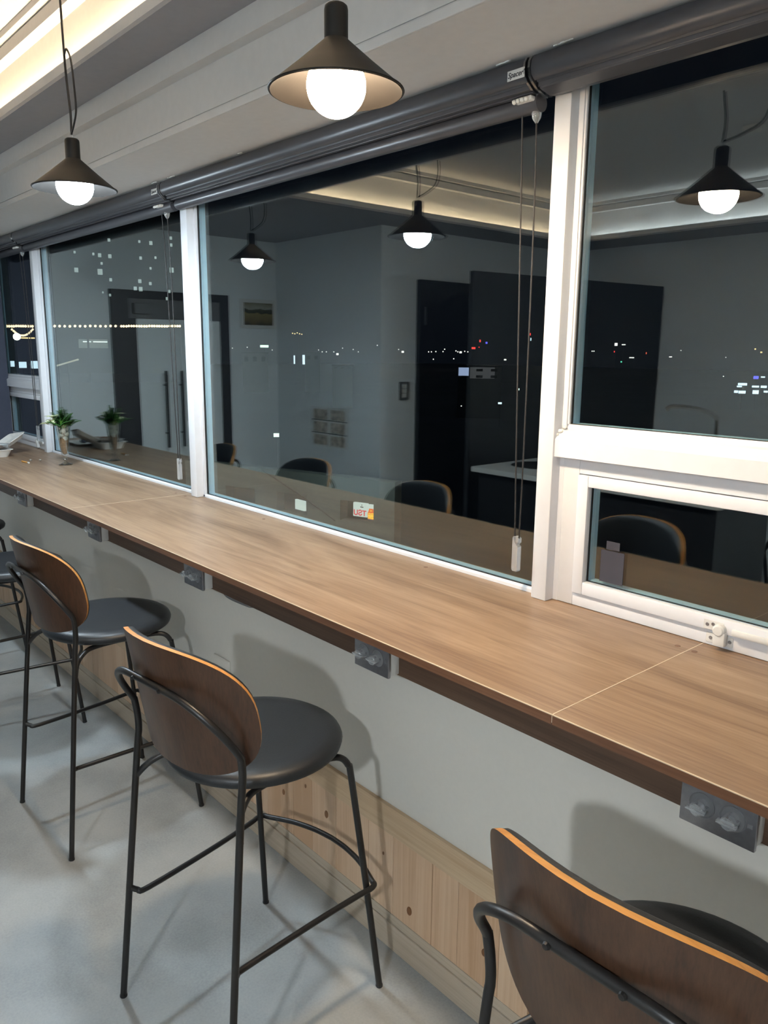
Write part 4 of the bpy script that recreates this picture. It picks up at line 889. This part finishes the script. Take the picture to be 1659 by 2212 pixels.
bm = B(); tube(bm, [tuple(Vector(p)-Vector(FEST[0])+Vector((0, 0, 0.03))) for p in FEST], 0.008, 5); obj('wire', bm, 'cord', fl)
bm = B(); bmesh.ops.create_icosphere(bm, subdivisions=2, radius=0.10); tag(obj('terrace_lamp', bm, 'big_bulb', smooth=180, at=(-23.55, 7.0, 1.89)), 'big round white lamp below the festoon bulbs', 'lamp')
MT['streak_pale'] = emit('pale_streak', (0.50, 0.48, 0.36), 0.8)  # glowing object made up for a reflected streak of light; pole added to carry it
bm = B(); tube(bm, [(-18.93, 6.45, 1.19), (-18.77, 6.91, 1.34)], 0.018, 8); lt = empty('reflected_streak', (-18.85, 6.68, ZG), 'slanted pale glow standing in for a reflection in the window with the vase', 'reflection'); o = obj('tube', bm, 'streak_pale'); o.parent = lt; o.matrix_parent_inverse = Matrix.Translation((18.85, -6.68, -ZG)); bx('pole', (-0.006, 0.006, 0.0, 0.012, 0, 1.255-ZG), 'gasket', lt)
lw = empty('lit_annex', (-42.21, 15.59, ZG), 'small annex with a bright fluorescent-lit window strip below the bulbs', 'building', rotz=math.atan2(1.32, 0.51))
bx('wall', (-1.5, 3.0, 0, 4, 0, 17.0), 'night_wall', lw)
MT['strip_white'] = emit('fluorescent', (0.9, 1.0, 0.97), 1.6); MT['strip_dim'] = emit('dim_interior', (0.35, 0.42, 0.36), 0.28)
bx('window', (0.0, 1.45, -0.03, 0.02, 15.6, 16.05), 'strip_dim', lw); bx('tube_light', (0.22, 0.62, -0.06, -0.03, 15.90, 15.95), 'strip_white', lw); bx('tube_light', (0.72, 1.43, -0.06, -0.03, 15.90, 15.95), 'strip_white', lw)
MLIT = {}
ORD = ['first', 'second', 'third', 'fourth', 'fifth', 'sixth', 'seventh', 'eighth', 'ninth', 'tenth', 'eleventh', 'twelfth', 'thirteenth', 'fourteenth', 'fifteenth', 'sixteenth', 'seventeenth', 'eighteenth']
def kind_of(l):
    x_, y_, z_, w_, h_, c = l
    cn = 'red' if c[0] > 3*c[1] else 'blue' if c[2] > 3*c[0] else 'green' if c[1] > 1.2*c[0] else 'warm yellow' if c[2] < 0.5 else 'blue-white' if c[0] < 0.7 else 'white'
    sz = 'broad' if w_ > 2.4*h_ else 'tall' if h_ > 2.4*w_ else 'small'
    az = y_/-x_
    wn = 'in the far left panes' if az < 0.5 else 'in the left half of the middle pane' if az < 0.86 else 'in the right half of the middle pane' if az < 1.3 else 'in the upper right pane'
    return '%s %s town light' % (sz, cn), wn
KINDS = {}
for l in LAMPS: KINDS.setdefault(kind_of(l), []).append(l)
for k in KINDS: KINDS[k].sort(key=lambda l: l[1]/-l[0])
for i, (x_, y_, z_, w_, h_, c) in enumerate(LAMPS):
    key = c
    if key not in MLIT: MT['lamp_%d' % len(MLIT)] = emit('town_light_%d' % len(MLIT), c, 1.6); MLIT[key] = 'lamp_%d' % len(MLIT)
    kn, wn = kind_of(LAMPS[i]); same = KINDS[(kn, wn)]
    lab = '%s %s' % (kn, wn) if len(same) == 1 else '%s %s from left %s' % (ORD[same.index(LAMPS[i])], kn, wn.replace('in the ', 'in '))
    o = empty('town_light', (x_, y_, ZG), lab, 'town light', 'town lights %s' % wn, rotz=math.atan2(y_, x_)+math.pi/2)
    d_ = max(0.03, w_*0.08)
    bx('lamp_head', (-w_/2, w_/2, -d_, d_, z_-h_/2-ZG, z_+h_/2-ZG), MLIT[key], o)
    bx('pole', (-w_*0.015, w_*0.015, -w_*0.015, w_*0.015, 0, z_-h_/2-ZG), 'gasket', o)
